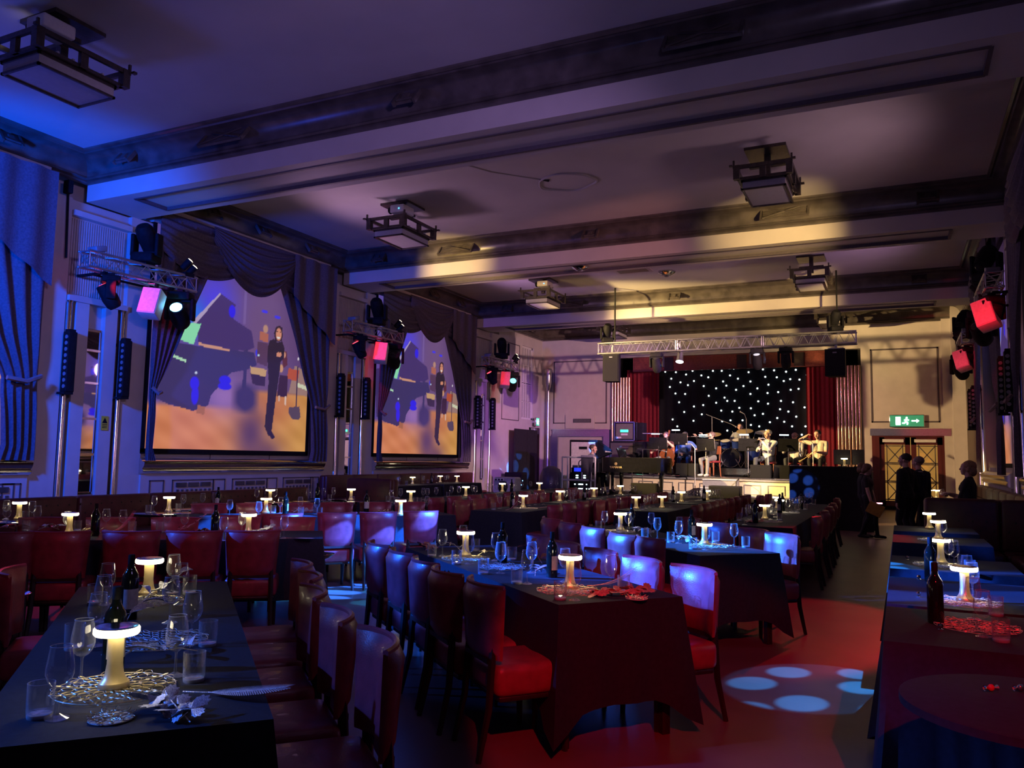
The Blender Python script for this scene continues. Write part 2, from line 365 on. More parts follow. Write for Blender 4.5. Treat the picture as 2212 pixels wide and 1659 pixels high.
for i, (a, b) in enumerate(COFFERS):
    m = MB(); vs = []; k = len(PROF)
    for ins, z in PROF: vs += [(XL+ins, a+ins, z), (XR-ins, a+ins, z), (XR-ins, b-ins, z), (XL+ins, b-ins, z)]
    fs = [(q*4+j, q*4+(j+1)%4, (q+1)*4+(j+1)%4, (q+1)*4+j) for q in range(k-1) for j in range(4)]
    m.add(vs, fs); co = struct('trim_%d' % (i+5), m, K['bronze'], label='dark lacquered cove cornice round the ceiling panel')
    yy = b-.24; zz = ZC-.22; tilt = -.62
    if i < 3:
        for x in (-9.7, -2.0): inst(VENT, 'vent_grille', co, (x, yy, zz), (tilt, 0, 0))
        for x in (-6.2, 0.6, -12.0): inst(BRK, 'cornice_clip', co, (x, yy, zz), (tilt, 0, 0))
    for y in (a+1.6, a+3.1, b-1.6): inst(BRK, 'cornice_clip', co, (XL+.24, y, zz), (tilt, 0, PI/2))
# ---- side walls: pilasters, bays, dado
def side(name, X, sgn, bays, right=False):
    """sgn: +1 when the hall lies towards +X of the wall face."""
    def bx(m, d0, d1, y0, y1, z0, z1):                # d = distance from the wall face into the hall
        xa, xb = X+sgn*d0, X+sgn*d1; m.box(min(xa,xb), max(xa,xb), y0, y1, z0, z1)
    m = MB(); bx(m, -.45, -.30, YF, YB, 0, ZC)       # bay backs
    wl = struct('wall_'+name, m, K['wall'], smooth=False, label='cream hall wall with curtained bays on the %s side' % name)
    pi = 0
    for (a, b) in PIL:
        m = MB(); c = (a+b)/2
        bx(m, -.31, 0, a, c-.62, 0, ZS); bx(m, -.31, 0, c+.62, b, 0, ZS)          # outer flats
        bx(m, -.31, .02, c-.42, c-.17, 0, 4.2); bx(m, -.31, .02, c+.17, c+.42, 0, 4.2)    # inner strips
        bx(m, -.31, -.06, c-.17, c+.17, 0, .75); bx(m, -.31, -.1, c-.62, c+.62, 3.75, ZS)
        bx(m, -.31, -.12, c-.62, c-.42, 0, 4.2); bx(m, -.31, -.12, c+.42, c+.62, 0, 4.2)
        bx(m, -.1, .06, c-.6, c+.6, 4.2, 4.3); bx(m, -.1, .06, c-.6, c+.6, 5.75, 5.85)
        pl = m.build('pilaster', K['wall'], wl, smooth=False); pl['kind'] = 'structure'
        m = MB()
        for i in range(24): bx(m, -.1, -.07, c-.55+i*.0465, c-.55+i*.0465+.024, 4.35, 5.72)
        m.build('reeded_panel', K['wall'], pl, smooth=False)
        m = MB()
        for y in (c-.55, c+.55): m.lathe([(.075,0),(.075,.25),(.06,.28),(.06,4.15),(.075,4.2)], 16, (X-sgn*.02, y, 0))
        m.build('chrome_column', K['chrome'], pl)
        m = MB(); bx(m, -.07, -.05, c-.165, c+.165, .75, 3.75); m.build('mirror', K['mirror'], pl, smooth=False)
        m = MB()
        for z in (.75, 1.45, 2.1, 2.75, 3.35, 3.72): bx(m, -.055, -.025, c-.168, c+.168, z, z+.04)
        for y in (c-.165, c+.150): bx(m, -.055, -.03, y, y+.015, .75, 3.75)
        m.build('mirror_frame', K['chrome'], pl, smooth=False)
    # bays
    ys = [YF] + [v for p in PIL for v in p]
    for bi, (a, b) in enumerate([(3.4, 8.7), (10.95, 16.35), (18.6, 23.95)]):
        m = MB(); bx(m, -.31, .04, a, b, 0, 1.12); bx(m, -.31, -.05, a, b, 1.12, 1.5)
        d = m.build('dado', K['wall'], wl, smooth=False); d['kind'] = 'structure'
        m = MB(); pr = [(.04,1.10),(.07,1.12),(.12,1.16),(.12,1.19),(.09,1.21),(.13,1.25),(.15,1.30),(.15,1.33),(.08,1.36),(.05,1.40),(-.05,1.42),(-.05,1.10)]
        m.prism([(X+sgn*q, z) for q, z in pr], a-.02, b+.02, 'y'); m.build('dado_rail', K['chrome'], d)
        m = MB()
        for y in (a+1.8, a+3.6): bx(m, -.05, -.045, y-.01, y+.01, 1.42, 1.5)
        def rect(y0, y1, z0, z1, t=.022, dd=.012):
            for q in ((y0,y1,z0,z0+t),(y0,y1,z1-t,z1),(y0,y0+t,z0,z1),(y1-t,y1,z0,z1)): bx(m, .04, .04+dd, *q)
        n_ = 3
        for i in range(n_):
            g0 = a+.75+i*1.62; rect(g0, g0+1.1, .42, .98); rect(g0-.55, g0-.2, .42, .98)
        rect(b-.42, b-.1, .42, .98)
        m.build('panel_line', K['line'], d, smooth=False)
        m = MB()
        for i in range(n_):
            g0 = a+.75+i*1.62
            for j in range(8): bx(m, .04, .06, g0+.12+j*.12, g0+.17+j*.12, .46, .78)
            for j in range(3): bx(m, .04, .065, g0+.1+j*.32, g0+.36+j*.32, .83, .92)
        m.build('grille', K['bronze'], d, smooth=False)
        m = MB(); bx(m, -.31, .0, a, b, 6.1, ZC-.3); m.build('pelmet', K['wall'], wl, smooth=False)
    return wl
WL = side('left', XL, 1, None); WR = side('right', XR, -1, None, True)
m = MB().box(XL-.5, XR+.5, YF-.2, YF, 0, ZC); struct('wall_rear', m, K['wall'], smooth=False)
# wing of the window wall beyond the last pilaster
def frame_y(m, X, sgn, y0, y1, z0, z1, t=.03, d=.015):
    for q in ((y0,y1,z0,z0+t),(y0,y1,z1-t,z1),(y0,y0+t,z0,z1),(y1-t,y1,z0,z1)): m.box(min(X,X+sgn*d), max(X,X+sgn*d), *q)
m = MB(); m.box(XL-.31, XL, 26.3, 28.35, 0, ZC); m.box(XL-.31, XL, 28.35, 29.45, 5.95, ZC); m.box(XL-.31, XL, 28.35, 29.45, 2.75, 3.05)
m.box(XL-.31, XL, 29.45, 30.32, 2.75, ZC); m.box(XL-.31, XL, 28.35, 29.15, 0, 2.75); m.box(XL-.31, XL, 30.02, 30.32, 0, 2.75)
wg = m.build('wing_wall', K['wall'], WL, smooth=False); wg['kind'] = 'structure'
m = MB(); frame_y(m, XL, 1, 26.6, 28.1, 2.95, 5.9); m.build('panel_line', K['line'], wg, smooth=False)
m = MB(); frame_y(m, XL-.12, 1, 28.35, 29.45, 3.05, 5.95, .07, .06)
for y in (28.68, 28.9, 29.12): m.box(XL-.1, XL-.07, y-.016, y+.016, 3.05, 5.95)
for z in (3.75, 4.45, 4.52, 5.2): m.box(XL-.1, XL-.07, 28.35, 29.45, z-.016, z+.016)
wi = struct('window_1', m, K['white'], smooth=False, label='tall glazing-bar window in the wing of the screen wall')
for i in range(4):
    for j, (z0, z1) in enumerate([(3.1,3.73),(3.78,4.44),(4.53,5.18),(5.22,5.9)]):
        y0 = [28.42,28.7,28.92,29.14][i]; y1 = [28.66,28.88,29.10,29.38][i]
        MB().box(XL-.095, XL-.085, y0, y1, z0, z1).build('pane', K['frost'], wi, smooth=False)
MB().box(XL-.3, XL-.2, 28.3, 29.5, 3.0, 6.0).build('blind', K['grey'], wi, smooth=False)
m = MB()
for q in ((29.1,29.16,0,2.75),(30.0,30.07,0,2.75),(29.1,30.07,2.45,2.75)): m.box(XL-.2, XL+.03, *q)
dr = struct('door_1', m, K['wood'], smooth=False, label='open side doorway beside the stage showing a bright passage')
MB().box(XL-.9, XL-.32, 29.0, 30.1, 0, 2.5).build('passage_lining', emat('lit_passage', (.80,.80,.62), .85), dr, smooth=False)
MB().box(XL+.03, XL+.05, 29.18, 29.98, 2.5, 2.72).build('transom_panel', K['chrome'], dr, smooth=False)
# ---- back wall round the stage opening
SX0, SX1, SZT = -10.25, -1.15, 5.55
m = MB(); m.box(XL-.3, SX0, YB, YB+.3, 0, ZC); m.box(SX1, -.85, YB, YB+.3, 0, ZC); m.box(-.85, 1.5, YB, YB+.3, 2.62, ZC); m.box(1.5, XR+.4, YB, YB+.3, 0, ZC); m.box(SX0, SX1, YB, YB+.3, SZT, ZC)
m.box(1.62, XR, YB-.35, YB, 0, ZC); m.box(1.35, 1.62, YB-.08, YB, 0, ZC)
WB = struct('wall_back', m, K['wall'], smooth=False, label='cream back wall round the stage')
def frame_x(m, y, x0, x1, z0, z1, t=.04, d=.02):
    for q in ((x0,x1,z0,z0+t),(x0,x1,z1-t,z1),(x0,x0+t,z0,z1),(x1-t,x1,z0,z1)): m.box(q[0], q[1], y-d, y, q[2], q[3])
m = MB(); frame_x(m, YB, -12.75, -10.45, 2.95, 5.5); frame_x(m, YB, -.85, 1.25, 2.95, 5.5, .05); m.build('panel_line', K['line'], WB, smooth=False)
m = MB(); m.box(-12.2, -10.95, YB-.05, YB, 2.75, 3.3); m.build('vent_panel', K['wall'], WB, smooth=False)
m = MB(); m.box(-11.85, -11.1, YB-.07, YB-.04, 2.98, 3.14); vg = m.build('vent_slot', K['black'], WB, smooth=False)
for i in range(4): MB().box(-11.83, -11.12, YB-.08, YB-.06, 2.99+i*.038, 3.01+i*.038).build('slat', K['grey'], vg, smooth=False)
m = MB()
for z0, z1, d in ((2.42,2.52,.10),(2.5,2.68,.07),(2.66,2.72,.1)): m.box(-12.75, -10.35, YB-d, YB, z0, z1)
m.box(-12.78, -12.5, YB-.12, YB, 0, 2.45); m.box(-10.55, -10.3, YB-.12, YB, 0, 2.7)
m.build('door_surround', K['steel'], WB, smooth=False)
m = MB()
for i in range(7): m.tube([(-10.2+i*.115, YB-.06, .95), (-10.2+i*.115, YB-.06, 4.75)], .052, 10)
for i in range(7): m.tube([(-1.90+i*.115, YB-.06, .95), (-1.90+i*.115, YB-.06, 4.95)], .052, 10)
m.build('fluted_column', mat('fluted_bronze', (.62,.42,.30), .22, 1.0, var=.1), WB)
m = MB(); m.tube([(-12.95, YB-.1, 0), (-12.95, YB-.1, 4.3)], .07, 10); m.lathe([(.08,4.3),(.16,4.6),(.17,5.15),(.13,5.2)], 12, (-12.95, YB-.1, 0)); m.build('wall_light_post', K['steel'], WB)
# double doors right of the stage
m = MB()
for x0, x1, z0, z1 in ((-.85,-.62,0,2.62),(1.3,1.52,0,2.62),(-.62,1.3,2.45,2.62)): m.box(x0, x1, YB-.06, YB+.2, z0, z1)
K['doorwood'] = mat('red_brown_door_wood', (.10,.022,.018), .3, var=.3, scale=10, stretch=(1,1,.1), coat=.2)
d2 = struct('door_2', m, K['doorwood'], smooth=False, label='double lattice doors under the green exit sign')
m = MB(); m.box(-.9, 1.55, YB-.1, YB-.02, 2.5, 2.74); m.build('door_head', K['steel'], d2, smooth=False)
MB().box(-.7, 1.4, YB+.9, YB+1.0, 0, 2.6).build('lobby_glow', emat('lobby_amber', (.75,.42,.10), .55), d2, smooth=False)
for k, (x0, x1) in enumerate(((-.62,.33),(.35,1.3))):
    m = MB()
    for q in ((x0,x0+.16,0,2.45),(x1-.16,x1,0,2.45),(x0,x1,0,.3),(x0,x1,2.2,2.45)): m.box(q[0],q[1],YB,YB+.06,q[2],q[3])
    lf = m.build('door_leaf', K['doorwood'], d2, smooth=False)
    m = MB(); a0, a1 = x0+.16, x1-.16
    for z0 in (.34, .96, 1.58):
        l = math.hypot(a1-a0-.16, .56); an = math.atan2(.56, a1-a0-.16)
        for s in (-1, 1): m.obox(((a0+a1)/2, YB+.01, z0+.28), (l, .03, .032), RY(s*an))
        m.box(a0, a1, YB-.01, YB+.03, z0-.02, z0+.02); m.box(a0, a1, YB-.01, YB+.03, z0+.56, z0+.59)
    for x in (a0+.07, a1-.07): m.box(x-.015, x+.015, YB-.01, YB+.03, .3, 2.2)
    m.build('lattice', K['bronze'], lf, smooth=False)
    MB().box(a0, a1, YB+.035, YB+.045, .3, 2.2).build('pane', glassmat('door_glass_%d' % k, (.9,.85,.8), .6), lf, smooth=False)
    MB().box(x0+.1, x0+.75, YB-.06, YB, 2.28, 2.38).build('door_closer', K['white'], lf, smooth=False)
MB().box(-.55, .3, YB-.05, YB, 0, .12).build('threshold', K['black'], d2, smooth=False)
# ---- stage house
m = MB(); m.box(SX0, SX1, YB+.3, 33.4, .9, 1.02)                     # stage deck behind the wall line
m.prism([(-9.45,27.9),(-9.0,27.6),(-6,27.45),(-3.2,27.5),(-2.3,27.9),(-2.3,YB+.3),(-9.45,YB+.3)], .98, 1.02)
st = struct('trim_9', m, K['black'], smooth=False, label='black stage floor in front of the star cloth')
m = MB()
ed = [(-9.45,27.9),(-9.0,27.6),(-6,27.45),(-3.2,27.5),(-2.3,27.9)]
for (a, b) in zip(ed, ed[1:]):
    m.add([(a[0],a[1],0),(b[0],b[1],0),(b[0],b[1],.98),(a[0],a[1],.98)], [(0,1,2,3)])
m.build('stage_front', mat('cream_stage_front', (.72,.60,.42), .5, var=.05), st, smooth=False)
m = MB(); m.tube([(a[0],a[1]-.02,1.0) for a in ed], .022, 6); m.build('stage_nosing', K['chrome'], st)
m = MB(); m.tube([(a[0],a[1]-.02,.93) for a in ed], .03, 6); m.build('stage_moulding', K['grey'], st)
m = MB()
for i in range(8):
    x0 = -8.9+i*.78; y = 27.44 if x0 > -6.2 else 27.46+(-6-x0)*.045
    for q in ((x0,x0+.55,.42,.44),(x0,x0+.55,.80,.82),(x0,x0+.02,.42,.82),(x0+.53,x0+.55,.42,.82)): m.box(q[0],q[1],y-.03,y+.05,q[2],q[3])
m.build('front_panel_line', K['grey'], st, smooth=False)
m = MB(); m.box(SX0, SX0+.1, YB+.3, 33.4, 0, SZT+.5); m.box(SX1-.1, SX1, YB+.3, 33.4, 0, SZT+.5); m.box(SX0, SX1, 33.3, 33.4, 0, SZT+.5); m.box(SX0, SX1, YB+.3, 33.4, SZT+.2, SZT+.3)
struct('wall_stage', m, K['black'], smooth=False)
m = MB()
for i in range(14): m.box(-9.4, -1.95, YB+.06+.004*(i%2), YB+.1+.02*(i%2), 4.98+i*.04, 5.012+i*.04)
m.box(-9.4, -1.95, YB+.08, YB+.2, 4.98, 5.54)
hd = struct('trim_10', m, mat('red_reeded_wood', (.20,.045,.03), .35, var=.3), smooth=False, label='red reeded wooden pelmet over the stage opening')
for x in (-7.95, -5.2, -3.2): MB().obox((x, YB+.03, 5.25), (.34, .06, .5)).build('ornament_block', K['wood'], hd, smooth=False)
# ------------------------------------------------------------------ tables, cloths, chairs, table settings
ZT = .77
ORD = 'first second third fourth fifth sixth seventh eighth ninth tenth eleventh twelfth thirteenth fourteenth fifteenth sixteenth seventeenth eighteenth nineteenth twentieth'.split()
def V2(a): return Vector((math.cos(a), math.sin(a)))
leg_m = MB().prism([(-.025,-.025),(.025,-.025),(.025,.025),(-.025,.025)], 0, .735).mesh('leg', K['wood'])
def table(cx, cy, Lg, Wd, ang, label, cloth_label, drop=.54, seed=0, group='long black banquet tables', flare=.035, clothed=True):
    t = thing('banquet_table', label, 'table', (cx, cy, 0), ang, group)
    MB().rbox((0,0,.75), (Lg-.02, Wd-.02, .03), .008).build('tabletop', K['wood'], t)
    for sx in (-1,1):
        for sy in (-1,1): inst(leg_m, 'leg', t, (sx*(Lg/2-.07), sy*(Wd/2-.07), 0))
    r = random.Random(seed); hx, hy = Lg/2, Wd/2; per = []; N = max(28, int(Lg*16)); M_ = max(10, int(Wd*16))
    for i in range(N): per.append((-hx+2*hx*i/N, -hy, 0, -1))
    for i in range(M_): per.append((hx, -hy+2*hy*i/M_, 1, 0))
    for i in range(N): per.append((hx-2*hx*i/N, hy, 0, 1))
    for i in range(M_): per.append((-hx, hy-2*hy*i/M_, -1, 0))
    k = len(per); rows = 6; m = MB(); vs = []
    z0 = ZT
    for j in range(rows+1):
        v = j/rows
        for i, (x, y, nx, ny) in enumerate(per):
            dx, dy = min(hx-abs(x), 9), min(hy-abs(y), 9); c_ = max(dx, dy)          # distance to the nearest corner
            near = math.exp(-(c_/.10)**2); tail = drop+.16*near
            fold = .012*math.sin(i*1.7+seed)*v + .03*near*math.sin(i*2.4)*v
            off = .006+flare*v+fold+.05*near*v
            ax, ay = (nx, ny) if near < .02 else ((nx+.7*near*(1 if x > 0 else -1)*(abs(ny))), (ny+.7*near*(1 if y > 0 else -1)*abs(nx)))
            vs.append((x+ax*off, y+ay*off, z0-.006*(1 if j else 0)-tail*v))
    fs = [(j*k+i, j*k+(i+1)%k, (j+1)*k+(i+1)%k, (j+1)*k+i) for j in range(rows) for i in range(k)]
    fs.append(tuple(range(k)))
    m.add(vs, fs); o = m.build('tablecloth', K['cloth']); o.location = (cx, cy, 0); o.rotation_euler = (0,0,ang)
    tag(o, cloth_label, 'tablecloth', 'black tablecloths'); return t
# chair: seat centre at the origin, facing +X; the back stands at x = -.22
def chair_proto():
    t = thing('dining_chair', 'x', 'chair', (0,0,-50), 0, 'red leather dining chairs')
    def back(u, v, off):
        y = (u-.5)*(.455-.05*(1-v)); x = -.235-.035*(v) + .085*(abs(u-.5)*2)**2.2*(.6+.4*v) + off
        return (x, y, .50+.37*v)
    m = MB(); nu, nv = 12, 8; vs = []; fs = []
    th = .036
    def ring(u, v):
        e = 1.0
        return e
    A = []; B = []
    for i in range(nu+1):
        for j in range(nv+1):
            u, v = i/nu, j/nv; ed = min(u, 1-u, v*.8, (1-v)*.8); q = min(1, ed/.07); o = th*math.sqrt(max(0.06, 1-(1-q)**2))
            A.append(back(u, v, o)); B.append(back(u, v, -o))
    n_ = nv+1
    fa = [(i*n_+j, (i+1)*n_+j, (i+1)*n_+j+1, i*n_+j+1) for i in range(nu) for j in range(nv)]
    o2 = len(A); fb = [tuple(q+o2 for q in f[::-1]) for f in fa]
    edge = [i*n_ for i in range(nu+1)] + [nu*n_+j for j in range(1,n_)] + [i*n_+nv for i in range(nu-1,-1,-1)] + [j for j in range(nv-1,0,-1)]
    fe = [(edge[q], edge[(q+1)%len(edge)], edge[(q+1)%len(edge)]+o2, edge[q]+o2) for q in range(len(edge))]
    m.add(A+B, fa+fb+fe); bk = m.build('backrest', K['red'], t)
    m = MB(); pts = [back(i/12, 1, 0) for i in range(13)]; m.tube([(p[0],p[1],p[2]+.004) for p in pts], .012, 6); m.build('piping', K['red'], bk)
    m = MB()
    def seat(u, v): return None
    m.rbox((.02, 0, .395), (.47, .44, .165), .045); m.build('seat', K['red'], t)
    m = MB(); m.rbox((.02,0,.305), (.42,.40,.03), .01); m.build('seat_frame', K['wood'], t)
    for s in (-1,1):
        m = MB(); m.tube([(.20, s*.18, .31), (.205, s*.182, 0)], [.024,.017], 6); m.build('leg', K['wood'], t)
        m = MB(); m.tube([(-.215, s*.165, .60), (-.222, s*.168, .46), (-.235, s*.172, .25), (-.29, s*.18, 0)], [.018,.022,.02,.016], 6); m.build('leg', K['wood'], t)
    m = MB(); m.box(-.245,-.215,-.16,.16,.48,.505); m.build('back_rail', K['wood'], t)
    return t
CH = chair_proto(); _first = [True]
def chair(x, y, face, label, group='red leather dining chairs'):
    """x, y: middle of the chair's back; face: direction the sitter looks."""
    d = V2(face); loc = (x+d.x*.26, y+d.y*.26, 0)
    if _first[0]:
        _first[0] = False; CH.location = loc; CH.rotation_euler = (0,0,face); CH['label'] = label; CH['group'] = group; return CH
    return copy_tree(CH, loc, face, label, group)
def chair_px(px, py, face, label, group='red leather dining chairs'):
    p = onz(px, py, .87); return chair(p.x, p.y, face, label, group)
# small things
def wine_proto():
    t = thing('wine_glass', 'x', 'glass', (0,0,-50)); pr = [(.001,.0),(.033,.001),(.034,.003),(.02,.008),(.006,.016),(.0042,.03),(.004,.075),(.006,.084),(.02,.092),(.032,.108),(.0385,.128),(.0385,.148),(.034,.178),(.0295,.208)]
    MB().lathe(pr[:9], 14, cap=False).build('stem', K['glass'], t); MB().lathe(pr[8:], 18, cap=False).build('bowl', K['glass'], t)
    m = MB(); m.tube([(.0295*math.cos(2*PI*i/18), .0295*math.sin(2*PI*i/18), .208) for i in range(18)], .0011, 4, close=True); m.build('rim', K['rim'], t)
    return t
K['rim'] = glassmat('glass_rim', (.9,.92,.95), 1.2, .12, .7, .4)  # whiter, brighter glass so rims and bases seem to catch light
def tumbler_proto():
    t = thing('tumbler', 'x', 'glass', (0,0,-50))
    MB().lathe([(.033,.0),(.035,.004),(.036,.02),(.037,.1),(.035,.1),(.034,.018),(.001,.014)], 18, cap=False).build('body', K['glass'], t)
    MB().lathe([(.001,.0),(.033,.0),(.0345,.006),(.033,.012),(.001,.013)], 18, cap=False).build('heavy_base', K['rim'], t)
    return t
def bottle_proto():
    t = thing('wine_bottle', 'x', 'bottle', (0,0,-50))
    MB().lathe([(.030,0),(.037,.004),(.0375,.01),(.0375,.185),(.034,.205),(.022,.225),(.0155,.24),(.0145,.262)], 20).build('body', K['bottle'], t)
    MB().lathe([(.0148,.25),(.0152,.252),(.0152,.292),(.013,.295)], 16).build('capsule', K['black'], t)
    m = MB(); n = 10
    m.grid(lambda u,v: (.0379*math.cos(-1.2+2.4*u), .0379*math.sin(-1.2+2.4*u), .05+.09*v), n, 1); m.build('paper_label', K['label'], t)
    return t
def lamp_proto():
    t = thing('table_lamp', 'x', 'lamp', (0,0,-50))
    MB().lathe([(.046,0),(.048,.004),(.048,.02),(.045,.024)], 24).build('base', K['brass'], t)
    MB().lathe([(.044,.024),(.036,.034),(.029,.05),(.0245,.08),(.024,.12),(.025,.172)], 20, cap=False).build('stem', K['brass'], t)
    MB().lathe([(.024,.172),(.066,.174),(.071,.180),(.071,.194),(.068,.198)], 28).build('light_ring', K['lampwhite'], t)
    MB().lathe([(.066,.1985),(.066,.2015),(.05,.203),(.02,.202),(.001,.202)], 28).build('cap', K['chrome'], t)
    return t
PROTO = {'wine': wine_proto(), 'tum': tumbler_proto(), 'bot': bottle_proto(), 'lamp': lamp_proto()}
TOPZ = {'wine': .208, 'tum': .10, 'bot': .295, 'lamp': .2}
USED = set()
NOUN = {'wine': 'stemmed wine glass', 'tum': 'short glass tumbler', 'bot': 'dark wine bottle', 'lamp': 'lit mushroom lamp'}
GRP = {'wine': 'wine glasses on the tables', 'tum': 'tumblers on the tables', 'bot': 'wine bottles on the tables', 'lamp': 'lit table lamps'}
def put(kind, loc, rz, label):
    p = PROTO[kind]
    if kind not in USED:
        USED.add(kind); p.location = loc; p.rotation_euler = (0,0,rz); p['label'] = label; p['group'] = GRP[kind]; return p
    return copy_tree(p, loc, rz, label, GRP[kind])
def setting(phrase, items, z=ZT, count='from the window wall'):
    """items: (kind, px, py[, 't']) photo points of bases (or tops) on one table; labelled by kind and order."""
    pts = []
    for it in items:
        k, px, py = it[:3]; zz = z+(TOPZ[k] if len(it) > 3 else 0); p = onz(px, py, zz); pts.append((k, px, Vector((p.x, p.y, z))))
    by = {}
    for q in pts: by.setdefault(q[0], []).append(q)
    for k, l in by.items():
        l.sort(key=lambda q: q[1])
        for i, (_, px, p) in enumerate(l):
            if len(l) == 1: lab = 'only %s on %s' % (NOUN[k].replace('empty ', '').replace('unopened ', ''), phrase)
            else: lab = '%s %s on %s, %s' % (ORD[i], NOUN[k].replace('empty ', ''), phrase, count)
            put(k, p, RND.uniform(0, 6.28) if k != 'lamp' else 0, lab)
D_ = math.radians(140); N_ = math.radians(50)
P1, P2, P3, P4, P5, P6 = 'the silver leaf table', 'the copper leaf table', 'the blue lit table', 'the straight table beside the aisle', 'the table with pink flowers', 'the table behind the spotted chairs'
table(-2.96, 2.52, 2.72, .78, math.radians(138), 'long banquet table dressed with silver leaves in front corner', 'black cloth draped over the silver leaf table', seed=1)
table(-2.47, 5.25, 2.78, .79, math.radians(140), 'long banquet table dressed with copper leaves in the middle', 'black cloth with hanging corner over the copper leaf table', seed=2)
table(-2.25, 7.95, 2.8, .80, math.radians(137), 'long banquet table washed in blue light', 'black cloth turned blue by light over the blue lit table', seed=3)
table(-1.57, 13.15, 6.1, .8, PI/2, 'very long straight banquet table beside the open aisle', 'black cloth over the straight table beside the aisle', seed=4, drop=.5)
table(-6.28, 5.34, 3.1, .8, math.radians(39), 'long banquet table dressed with pink flowers and red leaves', 'black cloth over the table with pink flowers', seed=5)
table(-6.75, 8.35, 3.4, .8, math.radians(50), 'long banquet table behind the chairs spotted with blue light', 'black cloth over the table behind the spotted chairs', seed=6)
# chairs round the near tables
for i, (px, py, dd) in enumerate([(845,1380,0),(752,1326,0),(697,1278,0),(688,1244,0),(668,1219,0)]):
    chair_px(px, py, math.radians(228), 'dark red chair beside the silver leaf table, %s from its stage end' % ORD[4-i])
chair_px(5, 1235, math.radians(48), 'dark chair across the silver leaf table beside a drinks stand')
for i, (px, py) in enumerate([(1025,1260),(945,1235),(900,1213),(850,1193),(803,1176)]):
    chair_px(px, py, N_, 'red chair, back turned, beside the copper leaf table, %s from front end' % ORD[i])
for i, (px, py) in enumerate([(1517,1230),(1405,1210),(1315,1192),(1238,1175),(1180,1160)]):
    chair_px(px, py, N_+PI, 'red chair facing us across the copper leaf table, %s from front' % ORD[i])
for i, (px, py) in enumerate([(1390,1163),(1330,1155),(1268,1141),(1220,1130),(1180,1121)]):
    chair_px(px, py, math.radians(47), 'chair with back turned beside the blue lit table, %s from front end' % ORD[i])
for i, (px, py) in enumerate([(1702,1156),(1640,1145),(1570,1133),(1500,1121)]):
    chair_px(px, py, math.radians(227), 'chair facing us across the blue lit table, %s from its front end' % ORD[i])
for i, (px, py) in enumerate([(1771,1117),(1787,1106),(1797,1097),(1804,1089),(1812,1078)]):
    chair_px(px, py, PI, 'red chair on aisle side of the straight table, %s from its near end' % ORD[i])
for i, (px, py) in enumerate([(1590,1074),(1609,1071),(1637,1072),(1655,1069)]):
    chair_px(px, py, 0, 'red chair on the inner side of the straight table, %s from its near end' % ORD[i])
for i, (px, py) in enumerate([(8,1153),(125,1152),(281,1151),(418,1151),(545,1150)]):
    chair_px(px, py, math.radians(129), 'dark red chair, back turned, at pink flower table, %s from window side' % ORD[i])
m5 = V2(math.radians(129))
for i, q in enumerate([-1.1,-.5,.1,.7,1.25]):
    e5 = V2(math.radians(39)); chair(-6.28+e5.x*q+m5.x*.74, 5.34+e5.y*q+m5.y*.74, math.radians(309), 'red chair facing us behind pink flower table, %s from window side' % ORD[i])
for i, (px, py) in enumerate([(520,1116),(612,1113),(732,1110),(822,1109),(914,1106.5)]):
    chair_px(px, py, math.radians(142), 'chair spotted with blue light, %s from window side of its row' % ORD[i])
m6 = V2(math.radians(140))
for i, q in enumerate([-1.3,-.75,-.2,.35,.9,1.4]):
    e5 = V2(math.radians(50)); chair(-6.75+e5.x*q+m6.x*.74, 8.35+e5.y*q+m6.y*.74, math.radians(320), 'red chair facing us behind the spotted chairs, %s from window side' % ORD[i])
# settings on the near tables
setting(P1, [('wine',123,1553),('wine',174,1474),('wine',378,1461),('wine',413,1390),('wine',377,1198,'t'),('wine',393,1217,'t'),('wine',372,1246,'t'),('wine',234,1217,'t'),('wine',226,1243,'t'),('wine',215,1281,'t'),
  ('tum',85,1550),('tum',418,1472),('tum',448,1395),('tum',411,1243,'t'),('tum',207,1262,'t'),('tum',163,1347,'t'),('lamp',245,1487),('lamp',319,1287),('bot',285,1198,'t'),('bot',254,1267,'t')])
setting(P2, [('wine',955,1202),('wine',1001,1135,'t'),('wine',1013,1219),('wine',1072,1151,'t'),('wine',1081,1239),('wine',1138,1262),('wine',1149,1171,'t'),('wine',1221,1185,'t'),('wine',1241,1297),('wine',1319,1275),
  ('tum',933,1202),('tum',986,1219),('tum',1106,1210),('tum',1044,1240),('tum',1116,1261),('tum',1210,1295),('tum',1347,1280),('tum',1027,1190),('lamp',1005,1203),('lamp',1231,1272),('bot',1086,1128,'t'),('bot',1192,1247)], count='from its far end')
setting(P3, [('wine',1306,1146),('wine',1357,1149),('wine',1420,1165),('wine',1407,1108,'t'),('wine',1466,1174),('wine',1468,1117,'t'),('wine',1525,1188),('wine',1586,1181),('tum',1293,1145),('tum',1338,1152),('tum',1393,1163),('tum',1449,1172),
  ('tum',1497,1186),('tum',1546,1171),('tum',1611,1183),('lamp',1340,1147),('lamp',1522,1177),('bot',1365,1088,'t'),('bot',1494,1101,'t')], count='from its far end')
setting(P4, [('wine',1616,1125),('wine',1608,1097,'t'),('wine',1622,1090,'t'),('wine',1664,1122),('wine',1675,1117),('wine',1670,1112),('wine',1703,1108),('wine',1710,1104),('wine',1716,1106),('wine',1724,1102),('wine',1729,1100),('wine',1735,1099),('wine',1744,1090),('wine',1752,1088),
  ('tum',1597,1125),('tum',1684,1124),('tum',1740,1101),('tum',1722,1106),('tum',1758,1090),('lamp',1652,1122),('lamp',1684,1107),('lamp',1679,1099),('bot',1631,1079,'t'),('bot',1684,1067,'t'),('bot',1690,1064,'t'),('bot',1730,1061,'t')], count='from the inner side')
